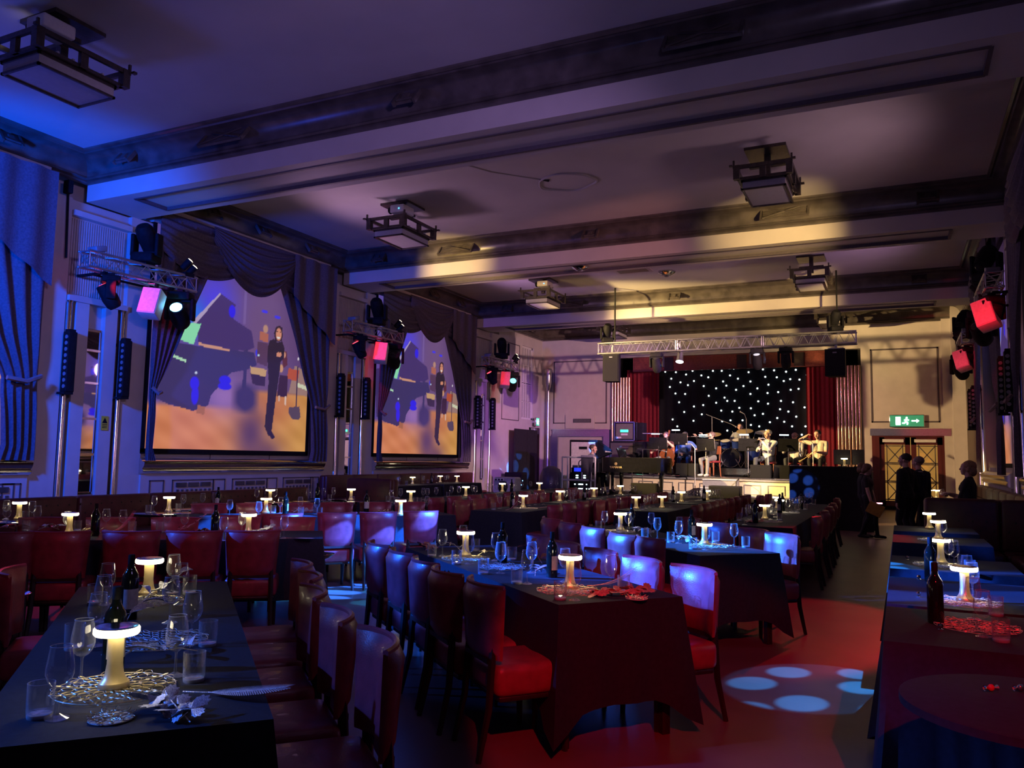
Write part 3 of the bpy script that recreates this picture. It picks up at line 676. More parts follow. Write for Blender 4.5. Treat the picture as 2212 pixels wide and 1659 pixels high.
setting(P5, [('wine',13,1137),('wine',79,1138),('wine',147,1105,'t'),('wine',228,1146),('wine',264,1149),('wine',360,1149),('wine',400,1105,'t'),('wine',482,1168),('wine',522,1154),('wine',613,1163),('tum',56,1147),('tum',167,1147),('tum',345,1150),('tum',598,1161),('tum',285,1149),
  ('lamp',149,1155),('lamp',536,1155),('bot',209,1087,'t'),('bot',467,1090,'t')])
setting(P6, [('wine',605,1109),('wine',648,1108),('wine',684,1112),('wine',760,1106),('wine',847,1105),('wine',857,1108),('wine',922,1105),('wine',497,1080,'t'),('wine',560,1084,'t'),('tum',650,1112),('tum',690,1113),('tum',590,1108),('lamp',574,1109),('lamp',865,1113),('bot',616,1112),('bot',791,1106)])
# ------------------------------------------------------------------ projection screens, curtains, lanterns, trusses
# the projected picture, drawn as colours on a fine grid of the screen
def picture():
    NU, NV = 236, 200                                # across (u), up (v)
    u, v = np.meshgrid(np.linspace(0,1,NU+1), np.linspace(0,1,NV+1), indexing='ij')
    x = 310+u*350; y = 972-v*402+u*5                  # drawn in the proportions of the photographed screen
    rg = np.random.default_rng(3)
    def lerp(a, b, t): return a+(b-a)*np.clip(t,0,1)[...,None]
    A = lambda *c: np.array([q/255 for q in c])
    img = lerp(A(118,86,138), A(96,66,116), (x-560)/120)                # mauve back wall
    img = lerp(img, A(98,80,165), (500-x)/160*1.0)
    img = lerp(img, A(82,70,255), np.exp(-((x-430)/45)**2-((y-700)/75)**2)*1.0)
    img = lerp(img, A(40,120,255), np.exp(-((x-390)/20)**2-((y-720)/30)**2))
    panel = (x > 492) & (y < 720) & (x < 497); img[panel] = A(128,100,170)
    def poly(pts, col, soft=None):
        ins = np.zeros(x.shape, bool); n = len(pts); j = n-1
        for i in range(n):
            xi, yi = pts[i]; xj, yj = pts[j]
            if yi != yj: ins ^= ((yi > y) != (yj > y)) & (x < (xj-xi)*(y-yi)/(yj-yi)+xi)
            j = i
        img[ins] = col; return ins
    def ell(cx, cy, rx, ry, col, k=1):
        t = np.clip((1-((x-cx)/rx)**2-((y-cy)/ry)**2)*k, 0, 1); img[:] = img+(np.array(col)-img)*t[...,None]
    # wooden floor
    t = np.clip((y-846-(640-x)*.02)/10, 0, 1)*np.clip((x-470)/30,0,1); t = np.maximum(t, np.clip((y-885)/12,0,1))
    grain = (np.sin((x*.8+y*2.1)*.05)+np.sin((x-y*1.3)*.11))*.02
    wood = lerp(A(228,138,92), A(222,158,72), (x-420)/220) + grain[...,None]; wood = lerp(wood, A(205,110,70), np.exp(-((x-575)/60)**2-((y-880)/40)**2)*.6)
    img = img+(wood-img)*t[...,None]
    img = lerp(img, A(180,130,210), np.exp(-((x-460)/45)**2-((y-870)/40)**2)*.75)
    poly([(623,790),(662,800),(662,855),(610,850)], A(170,132,120)); poly([(630,826),(662,833),(662,842),(630,835)], A(225,225,190))
    img = lerp(img, A(96,62,105), np.exp(-((x-520)/36)**2-((y-940)/55)**2)*.95)      # shadow on the boards
    img = lerp(img, A(96,62,105), np.exp(-((x-560)/40)**2-((y-985)/35)**2)*.8)
    img = lerp(img, A(66,52,112), np.clip(1-np.abs(x-505)/34,0,1)*np.clip((y-835)/25,0,1)*np.clip((905-y)/25,0,1)*2)
    # grand piano
    dk, dk2 = A(74,58,118), A(62,52,110)
    poly([(312,812),(345,780),(520,775),(528,800),(505,812),(470,822),(430,870),(425,890),(395,902),(380,898),(350,893),(318,880)], dk2)
    poly([(394,735),(438,669),(475,686),(462,705),(472,716),(512,732),(520,765),(500,775),(400,778)], A(72,52,118))
    poly([(400,772),(465,776),(465,781),(400,778)], A(222,160,130)); poly([(385,735),(438,669),(441,671),(392,738)], A(190,170,210))
    for bx, by, rx, ry in ((396,850,10,14),(458,838,14,10),(398,872,8,20),(458,850,16,8),(466,700,8,14)): ell(bx, by, rx, ry, A(48,34,255), 3)
    poly([(500,770),(505,772),(505,850),(496,850)], dk2); poly([(405,890),(420,893),(418,908),(402,905)], A(180,110,80))
    poly([(363,740),(403,736),(390,778),(362,772)], A(150,240,190)); poly([(312,760),(330,755),(345,800),(312,830)], A(50,50,110))
    poly([(348,800),(378,808),(377,813),(348,805)], A(190,240,200)); ell(398,830,3,3,A(220,230,255),2)
    # band at the back, keyboard bench
    poly([(513,804),(552,807),(550,822),(514,818)], A(214,168,120)); poly([(514,818),(550,822),(550,842),(520,840)], A(60,40,80))
    poly([(532,729),(553,731),(552,750),(532,747)], A(190,110,90)); ell(545,722,7,10,A(200,150,130),2); ell(526,775,3,8,A(60,60,255),2)
    poly([(528,752),(552,752),(552,800),(528,795)], A(92,60,95)); ell(531,779,3,2,A(200,230,255),3)
    poly([(607,797),(636,799),(632,824),(604,820)], A(196,88,50)); poly([(588,762),(600,762),(604,790),(592,800)], A(100,45,55)); ell(594,770,5,8,A(230,160,130),2)
    ell(588,800,6,10,A(220,160,120),2); poly([(585,815),(606,815),(606,860),(580,860)], A(60,32,60)); poly([(600,858),(605,858),(604,878),(600,876)], A(235,200,180)); poly([(583,858),(588,858),(588,870),(583,870)], A(225,180,160))
    poly([(630,790),(633,790),(632,880),(630,880)], A(60,40,70)); poly([(612,882),(640,878),(644,902),(640,907),(620,906),(611,893)], A(92,72,92))
    ell(632,774,3,4,A(230,220,230),2)
    for sx, sy in ((541,686),(573,692),(624,702)): ell(sx, sy, 9, 4, A(70,60,255), 2)
    # singer
    sk = A(228,150,120); bl = A(44,30,52)
    poly([(566,728),(570,714),(578,709),(586,712),(588,730),(586,742),(570,744)], A(48,30,50))
    ell(578,728,8,15,sk,3); poly([(573,733),(583,734),(580,738),(575,737)], A(245,240,235)); poly([(572,722),(576,722),(576,724),(572,724)], bl); poly([(580,722),(584,722),(584,724),(580,724)], bl)
    poly([(556,745),(566,740),(576,746),(588,742),(594,756),(594,778),(586,784),(585,800),(580,845),(574,900),(570,942),(563,945),(553,925),(556,880),(558,830),(553,790),(552,760)], bl)
    poly([(574,768),(584,764),(588,770),(584,776),(575,776)], sk); poly([(580,763),(594,762),(594,766),(580,767)], A(30,25,35))
    poly([(562,935),(572,935),(580,948),(572,951),(562,940)], A(40,26,60))
    return NU, NV, img
NU, NV, IMG = picture()
ys_, zs_ = np.linspace(0, 4.72, NU+1), np.linspace(0, 4.5, NV+1)
vs = np.zeros(((NU+1)*(NV+1), 3)); gy, gz = np.meshgrid(ys_, zs_, indexing='ij'); vs[:,1] = gy.ravel(); vs[:,2] = gz.ravel()
ii = (np.arange(NU)[:,None]*(NV+1)+np.arange(NV)[None,:]).ravel()
fs = np.stack([ii, ii+NV+1, ii+NV+2, ii+1], 1)
pm = bpy.data.meshes.new('projected_picture'); pm.vertices.add(len(vs)); pm.vertices.foreach_set('co', vs.ravel()); pm.loops.add(fs.size); pm.loops.foreach_set('vertex_index', fs.ravel())
pm.polygons.add(len(fs)); pm.polygons.foreach_set('loop_start', np.arange(len(fs))*4); pm.update(calc_edges=True)
lin = np.where(IMG <= .04045, IMG/12.92, ((np.clip(IMG,0,2)+.055)/1.055)**2.4)
at_ = pm.color_attributes.new('picture', 'FLOAT_COLOR', 'POINT'); at_.data.foreach_set('color', np.concatenate([lin.reshape(-1,3), np.ones((len(vs),1))], 1).ravel())
ms = bpy.data.materials.new('projected_light'); ms.use_nodes = True; nt = ms.node_tree; b = nt.nodes['Principled BSDF']
an = nt.nodes.new('ShaderNodeVertexColor'); an.layer_name = 'picture'; nt.links.new(an.outputs[0], b.inputs['Emission Color']); b.inputs['Emission Strength'].default_value = .72; b.inputs['Base Color'].default_value = (.12,.12,.12,1); b.inputs['Roughness'].default_value = .8
pm.materials.append(ms)
def screen(x, y0, sg, label):
    t = thing('projection_screen', label, 'screen', (x, y0 if sg > 0 else y0+4.72, 0), 0 if sg > 0 else PI, 'projection screens')
    inst(pm, 'picture', t, (0,0,1.6))
    m = MB(); m.box(-.05, .02, -.09, 0, 1.52, 6.1); m.box(-.05, .02, 4.72, 4.81, 1.52, 6.1); m.box(-.05, .02, -.09, 4.81, 1.5, 1.6); m.build('frame', K['black'], t, smooth=False)
    MB().box(-.04, -.01, 0, 4.72, 1.6, 6.1).build('backing', K['black'], t, smooth=False)
screen(XL, 11.02, 1, 'big screen showing a singer beside a piano, between first and second mirrors')
screen(XL, 18.6, 1, 'screen with singer and piano, farther one next to the stage wing')
screen(XL, 3.75, 1, 'screen at the edge of the picture behind a tied curtain')
screen(XR+.24, 18.75, -1, 'screen on the door side wall seen in the tall mirrors')
# curtains of one bay
def swag(m, P0, P1, sag, deep, nf, bulge, xs):
    """cloth hung between two points of the top edge, with nested folds"""
    def f(u, v):
        y = P0[0]+(P1[0]-P0[0])*u; zt = P0[1]+(P1[1]-P0[1])*u; c = 4*u*(1-u)
        z = zt-v*(deep+(sag-deep)*c)
        return (xs+bulge*(.25+.75*c)*math.sin(v*PI*.95)*.8+.035*math.sin(v*nf*2*PI)*(.3+.7*c), y, z)
    m.grid(f, 20, 44)
def bay_curtain(x, sg, y0, y1, label, ztop=6.32):
    t = thing('window_curtain', label, 'curtain', (x, (y0+y1)/2, 0), 0 if sg > 0 else PI, 'swagged window curtains')
    h = (y1-y0)/2; X0 = .12
    def drape(s, name):
        # s = -1: low-y end, +1: high-y end; inner edge runs from the middle to the tie and down
        prof = [(1.30,.16),(1.6,.55 if s > 0 else .10),(2.4,.62 if s > 0 else .14),(2.75,.62 if s > 0 else .16),(3.4,1.0 if s > 0 else .45),(4.3,1.35 if s > 0 else .85),(5.2,1.75 if s > 0 else 1.3),(6.3,2.3 if s > 0 else 1.9)]
        prof[0] = (1.36, .62 if s > 0 else .2)
        def w(z):
            for (za,wa),(zb,wb) in zip(prof, prof[1:]):
                if z <= zb: return wa+(wb-wa)*max(0,(z-za)/(zb-za))
            return prof[-1][1]
        def f(u, v):
            z = 1.36+v*(6.28-1.36); tie = math.exp(-((z-2.72)/.35)**2)
            wd = w(z); y = s*h - s*(u*wd); amp = .055*(1-.6*tie)
            return (X0+.04+amp*math.sin(u*9*PI+.6*math.sin(z*1.3))+.05*tie*math.sin(u*PI)-.03*tie, y, z)
        m = MB(); m.grid(f, 54, 40); d = m.build(name, K['curtain'], t)
        m = MB(); m.tube([(X0+.17, s*h-s*w(2.7)-s*.0, 2.70), (X0+.2, s*h-s*w(2.7)*.5, 2.66), (X0+.1, s*h, 2.78)], .04, 6); m.build('tie_back', mat('tie_back_braid', (.25,.18,.17), .7), d)
    drape(-1, 'drape'); drape(1, 'drape')
    m = MB(); swag(m, (-h, ztop), (-h*.12, ztop), 1.15, .75, 6, .10, X0+.08); m.build('swag', K['curtain'], t)
    m = MB(); swag(m, (h*.28, ztop), (h, ztop), 1.0, .8, 6, .10, X0+.06); m.build('swag', K['curtain'], t)
    m = MB(); swag(m, (-h*.52, ztop+.02), (h*.45, ztop+.02), 1.28, .3, 8, .2, X0+.14); m.build('swag', K['curtain'], t)
    def tail(u, v):
        L_ = 1.0+1.0*u; return (X0+.20+.03*math.sin(u*6*PI), h*.40+(h*.6)*u, ztop-v*L_-.0)
    m = MB(); m.grid(tail, 30, 14); m.build('tail', K['curtain'], t)
    MB().box(0, .1, -h, h, ztop-.05, ztop+.12).build('curtain_rail', K['wall'], t, smooth=False)
bay_curtain(XL, 1, 10.95, 16.35, 'dark swagged curtain framing the big screen beside the first truss')
bay_curtain(XL, 1, 18.6, 23.95, 'dark swagged curtain framing the farther screen')
bay_curtain(XL, 1, 3.4, 8.7, 'dark curtain in strong blue light at the picture edge')
bay_curtain(XR, -1, 18.6, 23.95, 'dark tied curtain on the door side wall near the exit')
bay_curtain(XR, -1, 10.95, 16.35, 'dark curtain behind the nearer truss on the door side wall')
# stepped ceiling lanterns, some carrying a projector
def lantern(x, y, label, proj=None, mirrorx=1):
    t = thing('ceiling_lantern', label, 'ceiling light', (x, y, 0), 0, 'stepped ceiling lanterns')
    MB().box(-.34,.34,-.34,.34,ZC-.05,ZC-.001).build('ceiling_plate', K['lantern'], t, smooth=False)
    m = MB(); m.box(-.05,.05,-.05,.05,6.45,ZC-.05); m.box(-.3,.3,-.04,.04,6.58,6.63); m.build('stem', K['lantern'], t, smooth=False)
    # upper tier frame, open sides; lower frosted tray
    def ringbox(m, hx, hy, z0, z1, th=.045):
        m.box(-hx,hx,-hy,-hy+th,z0,z1); m.box(-hx,hx,hy-th,hy,z0,z1); m.box(-hx,-hx+th,-hy,hy,z0,z1); m.box(hx-th,hx,-hy,hy,z0,z1)
    m = MB(); ringbox(m, .46, .62, 6.40, 6.46); ringbox(m, .42, .58, 6.22, 6.26)
    for sx in (-1,1):
        for sy in (-1,1):
            m.box(sx*.42-.05, sx*.42+.05, sy*.58-.05, sy*.58+.05, 6.22, 6.46); m.box(sx*.46-.015, sx*.46+.015, sy*.62-.015, sy*.62+.015, 6.40, 6.54)
            m.obox((sx*.5, sy*.66, 6.44), (.05,.05,.03))
        m.box(sx*.42-.03, sx*.42+.03, -.05, .05, 6.22, 6.44); 
    for sy in (-1,1): m.box(-.05, .05, sy*.58-.03, sy*.58+.03, 6.22, 6.44)
    m.build('upper_frame', K['lantern'], t, smooth=False)
    m = MB(); m.box(-.34,.34,-.5,.5,6.08,6.22); fg = m.build('frosted_tray', K['frost'], t, smooth=False)
    m = MB(); ringbox(m, .355, .515, 6.055, 6.085, .03); ringbox(m, .36, .52, 6.19, 6.23, .03); m.build('tray_frame', K['lantern'], t, smooth=False)
    m = MB(); m.box(-.36,.36,-.52,.52,6.24,6.25)
    for q in (-.3,-.1,.1,.3): m.box(-.39,.39,q-.012,q+.012,6.24,6.30)
    m.build('glass_shelf', K['frost'], t, smooth=False)
    if proj is not None:
        p = thing('projector', proj, 'projector', (x+.16, y-.26, 6.52), 0, 'ceiling projectors')
        MB().rbox((0,0,.13), (.34,.42,.17), .03).build('body', K['white'], p)
        MB().box(-.05,.05,-.05,.05,.20,.28).build('mount', K['black'], p, smooth=False)
        m = MB(); m.lathe([(.07,0),(.075,.06),(.06,.08)], 16, (-.17, -.10, .13), RY(-PI/2)); ls = m.build('lens', K['black'], p)
        m = MB(); m.lathe([(.045,.0),(.001,.02)], 14, (-.25,-.10,.13), RY(-PI/2), cap=False); m.build('lens_glass', emat('projector_beam_%d' % len(bpy.data.materials), (1,.85,.75), 6), ls)
        MB().ball((.06,-.215,.12), .012, 6, 4).build('status_light', emat('status_light_%d' % len(bpy.data.materials), (.05,.45,1), 8), p)
lantern(-9.35, 6.2, 'stepped lantern in blue light, the one by the picture corner', 'white projector on the blue lit lantern by the picture corner')
lantern(-9.43, 14.0, 'stepped lantern with projector between first and second beams', 'white projector with glowing lens on lantern between first and second beams')
lantern(-1.92, 13.9, 'stepped lantern without projector between first and second beams')
lantern(-9.5, 21.7, 'stepped lantern between second and third beams on window side', 'pale projector between second and third beams')
lantern(-1.95, 21.8, 'stepped lantern between second and third beams on door side', None)
lantern(-9.5, 28.3, 'stepped lantern above the stage truss on window side')
lantern(-1.95, 28.3, 'stepped lantern above the stage truss on door side')
# trusses
def truss_mesh(L_, w=.27, r=.024, bays=None):
    m = MB(); h = w/2; n = bays or max(3, int(L_/.42))
    for sx in (-h,h):
        for sz in (-h,h): m.tube([(sx,0,sz),(sx,L_,sz)], r, 8)
    for i in range(n):
        a, b = L_*i/n, L_*(i+1)/n; c = (a+b)/2
        for sx in (-h,h): m.tube([(sx,a,-h),(sx,c,h),(sx,b,-h)], r*.42, 5)
        for sz in (-h,h): m.tube([(-h,a,sz),(h,c,sz),(-h,b,sz)], r*.42, 5)
    for y in (.02, L_-.02):
        for p, q in (((-h,-h),(h,-h)),((h,-h),(h,h)),((h,h),(-h,h)),((-h,h),(-h,-h)),((-h,h),(h,-h))): m.tube([(p[0],y,p[1]),(q[0],y,q[1])], r*.5, 6)
    return m
def bracket(m, L_):
    for y in (.35, L_-.35): m.box(-.6, -.1, y-.03, y+.03, .1, .16)
STR = truss_mesh(2.35).mesh('lattice', K['truss'])
lens_mats = {}
def head_proto():
    """moving head lantern hanging below z = 0; the lamp points along -Y tilted down"""
    m1 = MB(); m1.rbox((0,0,-.10), (.34,.30,.13), .03); m1.box(-.04,.04,-.06,.06,-.04,.02)
    m2 = MB()
    for s in (-1,1): m2.rbox((s*.19,0,-.30), (.055,.16,.34), .02)
    m2.box(-.2,.2,-.07,.07,-.19,-.14)
    m3 = MB(); m3.lathe([(.09,-.20),(.125,-.15),(.14,-.02),(.13,.08),(.12,.2),(.115,.24)], 18)
    m4 = MB(); m4.lathe([(.10,.235),(.07,.25),(.001,.255)], 18, cap=False)
    return [q.mesh(n, K['black']) for q, n in ((m1,'base'),(m2,'yoke'),(m3,'lamp_housing'))] + [m4]
HB, HY, HH, HL = head_proto()
def moving_head(loc, rz, tilt, label, col=None, es=0, up=False, sc=1.0):
    t = thing('moving_head_light', label, 'stage light', loc, rz, 'moving head stage lights'); t.scale = (sc, sc, sc)
    if up: t.rotation_euler = (PI, 0, rz)
    inst(HB, 'base', t); y = inst(HY, 'yoke', t)
    h = inst(HH, 'lamp_housing', t, (0,0,-.42), (tilt,0,0))
    lm = emat('lens_%d' % len(bpy.data.materials), col, es) if col else glassmat('dead_lens_%d' % len(bpy.data.materials), (.2,.2,.25), .5)
    inst(HL.mesh('lens', lm), 'lens', h)
    return t
LENS_ = MB().lathe([(.035,-.01),(.035,.012),(.001,.016)], 10, cap=False).mesh('lens', K['grey'])
def column_array(x, y, sg, label, z0=2.55, z1=3.62):
    t = thing('column_light_bar', label, 'light bar', (x, y, 0), 0, 'vertical light bars')
    MB().rbox((0,0,(z0+z1)/2), (.16,.17,z1-z0), .02).build('housing', K['black'], t)
    for i in range(9):
        z = z0+.1+i*(z1-z0-.2)/8; inst(LENS_, 'lens', t, (sg*.03, -.085, z), (PI/2,0,0))
    m = MB(); m.box(-.06,.06,-.06,.06,z1,z1+.04); m.box(-.1,.1,-.12,.05,z0-.04,z0); m.box(-sg*.25 if sg > 0 else 0, 0 if sg > 0 else .25, -.02,.02,z1-.1,z1-.05); m.build('bracket', K['black'], t, smooth=False)
def cream_speaker(loc, rz, tilt, label, roll=0):
    t = thing('small_speaker', label, 'speaker', loc, rz, 'cream wall speakers'); t.rotation_euler = (tilt, roll, rz)
    MB().rbox((0,0,0), (.34,.32,.52), .02).build('cabinet', K['white'], t)
    MB().box(-.155,.155,-.172,-.16,-.245,.245).build('grille', mat('cream_grille_%d' % len(bpy.data.materials), (.7,.66,.62), .7), t, smooth=False)
    MB().box(-.02,.02,-.05,.05,.24,.44).build('bracket', K['black'], t, smooth=False)
SIDES = {('left',0): (XL+.75, 8.95), ('left',1): (XL+.7, 16.35), ('left',2): (XL+.65, 24.0), ('right',1): (XR-.42, 16.2), ('right',2): (XR-.35, 23.4)}
WHICH = {('left',0): 'first window wall truss', ('left',1): 'second window wall truss', ('left',2): 'third window wall truss', ('right',1): 'nearer door wall truss', ('right',2): 'farther door wall truss'}
for key, (x, y) in SIDES.items():
    sg = 1 if key[0] == 'left' else -1; wn = WHICH[key]; z = 4.82
    t = thing('lighting_truss', 'short aluminium box truss, the %s' % wn, 'truss', (x, y, z), 0, 'short wall trusses')
    inst(STR, 'lattice', t)
    m = MB(); wx = (XL if sg > 0 else XR)-x
    for yy in (.45, 1.9): m.box(min(wx,0), max(wx,0), yy-.03, yy+.03, -.17, -.13)
    m.box(wx*.5-.03, wx*.5+.03, .45, 1.9, -.165, -.135)
    m.build('wall_bracket', K['black'], t, smooth=False)
    m = MB(); m.tube([(wx*.85, .12, .1), (wx*.9, .1, 1.3)], .022, 6); m.rbox((wx*.9, .1, 1.38), (.16,.1,.24), .02); m.build('cable_drop', K['black'], t)
    MB().rbox((0, .25, .22), (.24,.22,.1), .02, RX(.25)).build('junction_box', K['grey'], t)
    moving_head((x, y+1.25, z+.16), .35 if sg > 0 else 2.6, .75, 'black moving head standing on the %s' % wn, up=True, sc=1.25)
    moving_head((x, y+.55, z-.16), -.6 if sg > 0 else .5, .55, 'small moving head under the %s, wall end' % wn, (1,.05,.08) if sg > 0 else None, 4 if sg > 0 else 0)
    moving_head((x+sg*.05, y+2.05, z-.16), .55 if sg > 0 else -.4, 1.05, 'large moving head under the %s, stage end' % wn, {('left',0): (.15,.6,1), ('left',2): (.1,.75,.8)}.get(key), 14 if key == ('left',0) else 5, sc=1.25)
    cream_speaker((x+sg*.1, y+(1.35 if sg > 0 else .5), z-.55), .5 if sg > 0 else -.35, -.3, 'cream box speaker hanging under the %s' % wn, roll=.08 if sg > 0 else -.3)
    # pair of small profile lamps lighting the beam
    p = thing('uplighter', 'pair of small warm uplights on the %s' % wn, 'stage light', (x+sg*.12, y+2.15, z+.2), 0, 'warm uplights')
    for k in (0, 1):
        m = MB(); m.lathe([(.05,-.12),(.06,-.1),(.065,.05),(.07,.1)], 12, (0, .05-.12*k, .06+.10*k), RX(-.5)@RY(.5*sg)); lh = m.build('lamp_can', K['black'], p)
        m = MB(); m.lathe([(.062,.1),(.04,.115),(.001,.12)], 12, (0, .05-.12*k, .06+.10*k), RX(-.5)@RY(.5*sg), cap=False); m.build('lens', emat('uplight_%s%d%d' % (key[0], key[1], k), (1,.8,.45), 12 if sg > 0 else 1.0), lh)
    MB().box(-.04,.04,-.12,.1,-.08,.0).build('clamp', K['black'], p, smooth=False)
    for k, (q, yy) in enumerate((('first', y+.25), ('second', y+1.55)) if key[0] == 'left' else (('first', y+.7), ('second', y+1.7))):
        column_array((XL+.16) if sg > 0 else (XR-.18), (PIL[key[1]+1][0]+.52+k*1.13), sg, 'black vertical light bar, %s on the pilaster under the %s' % (q, wn))
m = MB(); ys = thing('warning_sign', 'small yellow warning triangle sign on the pilaster under first truss', 'sign', (XL+.03, 10.10, 2.05))
MB().box(0,.006,-.07,.07,-.13,.13).build('plate', mat('sign_yellow', (.75,.62,.05), .5), ys, smooth=False)
m = MB(); m.prism([(-.055,0),(.055,0),(0,.1)], .006, .009, 'x'); m.build('triangle', K['black'], ys, smooth=False)
m = MB()
for i in range(3): m.box(.006,.009,-.05,.05,-.03-.03*i,-.018-.03*i)
m.build('lettering', K['black'], ys, smooth=False)
# ------------------------------------------------------------------ far rows, door side row, banquettes, table decoration
PD, PA, PB = 'the far row by the banquette', 'the far row with the pink feather', 'the far row before the stage steps'
for i, (y0, y1) in enumerate(((10.9,13.4),(13.5,16.2),(16.3,19.3))): table(-7.56, (y0+y1)/2, y1-y0, .98, PI/2, 'black table, %s from us, in the far row by the banquette' % ORD[i], 'black cloth, %s from us, over the far row by the banquette' % ORD[i], seed=20+i)
for i, (y0, y1) in enumerate(((10.4,12.7),(12.9,15.2),(15.4,17.7))): table(-5.25, (y0+y1)/2, y1-y0, .8, PI/2, 'black table, %s from us, in the far row with the pink feather' % ORD[i], 'black cloth, %s from us, over the far row with the feather' % ORD[i], seed=30+i)
for i, (y0, y1) in enumerate(((11.9,14.2),(14.4,16.9))): table(-3.55, (y0+y1)/2, y1-y0, .8, PI/2, 'black table, %s from us, in the far row before the stage steps' % ORD[i], 'black cloth, %s from us, over the far row before the stage steps' % ORD[i], seed=40+i)
for i, y in enumerate((18.0, 20.4)): table(-11.75, y, 2.2, .75, PI/2, 'black table, %s from us, before the wall sofa under the farther screen' % ORD[i], 'black cloth, %s from us, before the wall sofa' % ORD[i], seed=44+i)
def row(X, ys, side_, phrase):
    for i, y in enumerate(ys):
        for s, nm in ((-1,'window'),(1,'aisle')):
            if nm in side_: chair(X+s*.83, y, 0 if s < 0 else PI, 'chair on the %s side of %s, %s from us' % (nm, phrase, ORD[i]))
row(-7.5, (11.2,11.8,12.5,13.1,13.9,14.6,15.3,16.4,17.2), 'aisle', PD)
row(-5.25, (10.75,11.3,11.9,12.5,13.3,13.9,14.6,15.9,16.6), 'window aisle', PA)
row(-3.55, (12.2,12.8,13.4,14.0,14.8,15.4,16.1), 'aisle window', PB)
setting(PD, [('wine',845,1086),('wine',865,1082),('wine',914,1080),('wine',923,1081),('wine',942,1078),('tum',897,1087),('tum',906,1088),('tum',838,1084),('lamp',887,1086),
  ('wine',975,1074),('wine',991,1074),('wine',1021,1071),('wine',1027,1074),('tum',968,1074),('lamp',1006,1073),('wine',1053,1066),('wine',1061,1064),('wine',1073,1067),('wine',1094,1065),('wine',1113,1063),('wine',1127,1061),('lamp',1085,1063),('bot',1105,1064),
  ('wine',1146,1059),('wine',1190,1057),('wine',1202,1056),('lamp',1165,1061)])
setting(PA, [('tum',1066,1101),('wine',1079,1099),('wine',1124,1098),('wine',1143,1092),('wine',1156,1091),('wine',1174,1090),('lamp',1130,1097),('bot',1106,1098),
  ('wine',1222,1084),('wine',1229,1082),('wine',1239,1083),('wine',1255,1083),('wine',1243,1080),('tum',1236,1085),('lamp',1209,1084),('bot',1262,1080),
  ('wine',1272,1077),('wine',1301,1076),('wine',1312,1074),('wine',1326,1071),('lamp',1283,1075),('wine',1346,1069),('wine',1363,1068),('wine',1372,1070),('tum',1355,1070),('tum',1383,1071),('lamp',1340,1068)])
setting(PB, [('wine',1336,1101),('wine',1395,1099),('wine',1402,1096),('wine',1412,1094),('wine',1449,1096),('tum',1388,1102),('lamp',1374,1100),('lamp',1430,1098),
  ('wine',1463,1086),('wine',1483,1084),('wine',1489,1083),('wine',1495,1083),('wine',1503,1082),('wine',1509,1081),('lamp',1472,1085),('bot',1454,1085),
  ('wine',1515,1080),('wine',1532,1081),('wine',1537,1080),('wine',1543,1081),('wine',1548,1080),('wine',1554,1080),('tum',1559,1081),('lamp',1527,1081),('bot',1521,1082)])
setting('the tables before the wall sofa', [('wine',859,1049),('wine',862,1047),('lamp',891,1046),('tum',878,1047),('wine',915,1044),('bot',932,1044),('wine',942,1043),('lamp',951,1042),('wine',962,1043),('wine',967,1042),('lamp',987,1042),('tum',924,1043)])
# round tables along the window side banquette
def round_table(px, py, r, label, h=ZT, z=None):
    p = onz(px, py, ZT); t = thing('round_table', label, 'table', (p.x, p.y, 0), 0, 'small round tables')
    MB().lathe([(r-.03,ZT-.035),(r,ZT-.03),(r,ZT-.004),(r-.01,ZT),(.001,ZT)], 32, cap=False).build('tabletop', K['bgloss'], t)
    MB().lathe([(.03,.04),(.03,.74)], 12).build('post', K['chrome'], t); MB().lathe([(.22,0),(.22,.02),(.05,.045)], 24).build('foot', K['black'], t)
    return t
RT = [('the round table at picture edge', 40,1124, .36, [('lamp',40,1123),('wine',68,1124),('wine',12,1122),('tum',55,1124)]),
      ('the round table beneath first mirror', 364,1107,.42,[('lamp',364,1106),('wine',332,1107),('wine',395,1102),('tum',320,1108),('tum',385,1104)]),
      ('the round table beside a bare chair', 437,1098,.4,[('wine',437,1098),('tum',420,1100),('wine',462,1096),('bot',470,1098)]),
      ('the round table behind blue chairs', 583,1084,.4,[('lamp',583,1084),('wine',554,1086),('wine',593,1085)]),
      ('the round table with three glasses', 690,1082,.45,[('wine',665,1084),('wine',698,1082),('wine',720,1080),('bot',685,1082),('tum',712,1081)]),
      ('the round table below dark booth', 758,1081,.42,[('lamp',758,1081)])]
for ph, px, py, r, its in RT:
    round_table(px, py, r, 'small '+ph[4:]+' on window side'); setting(ph, its)
# ---- banquettes
def sofa(name_label, x, y, Lg, face, depth=.7, h=.98, n=None, seatz=.45, group='dark red banquette sofas', col='sofa', tuft=True):
    """back runs along local Y, sitters look along +X; origin in the middle of the back's foot"""
    t = thing('banquette_sofa', name_label, 'sofa', (x, y, 0), face, group)
    MB().box(.06, depth-.04, -Lg/2, Lg/2, .02, .28).build('plinth', K['black'], t, smooth=False)
    MB().rbox((.0,0,h/2+.02), (.16,Lg,h), .05).build('back_frame', K[col], t)
    n = n or max(1, round(Lg/1.15)); w_ = Lg/n
    for i in range(n):
        yc = -Lg/2+w_*(i+.5)
        MB().rbox((depth/2+.06, yc, .36), (depth-.1, w_-.012, .2), .05).build('seat', K[col], t)
        MB().rbox((.11, yc, (h+seatz)/2+.01), (.12, w_-.012, h-seatz+.04), .05).build('backrest', K[col], t)
    if tuft:
        m = MB()
        for i in range(int(Lg/.16)):
            for j in range(3): m.ball((.172, -Lg/2+.08+i*.16+(.08 if j % 2 else 0), .58+j*.12), (.006,.014,.014), 6, 4)
        m.build('buttons', K['wood'], t)['kind'] = 'stuff'
    return t
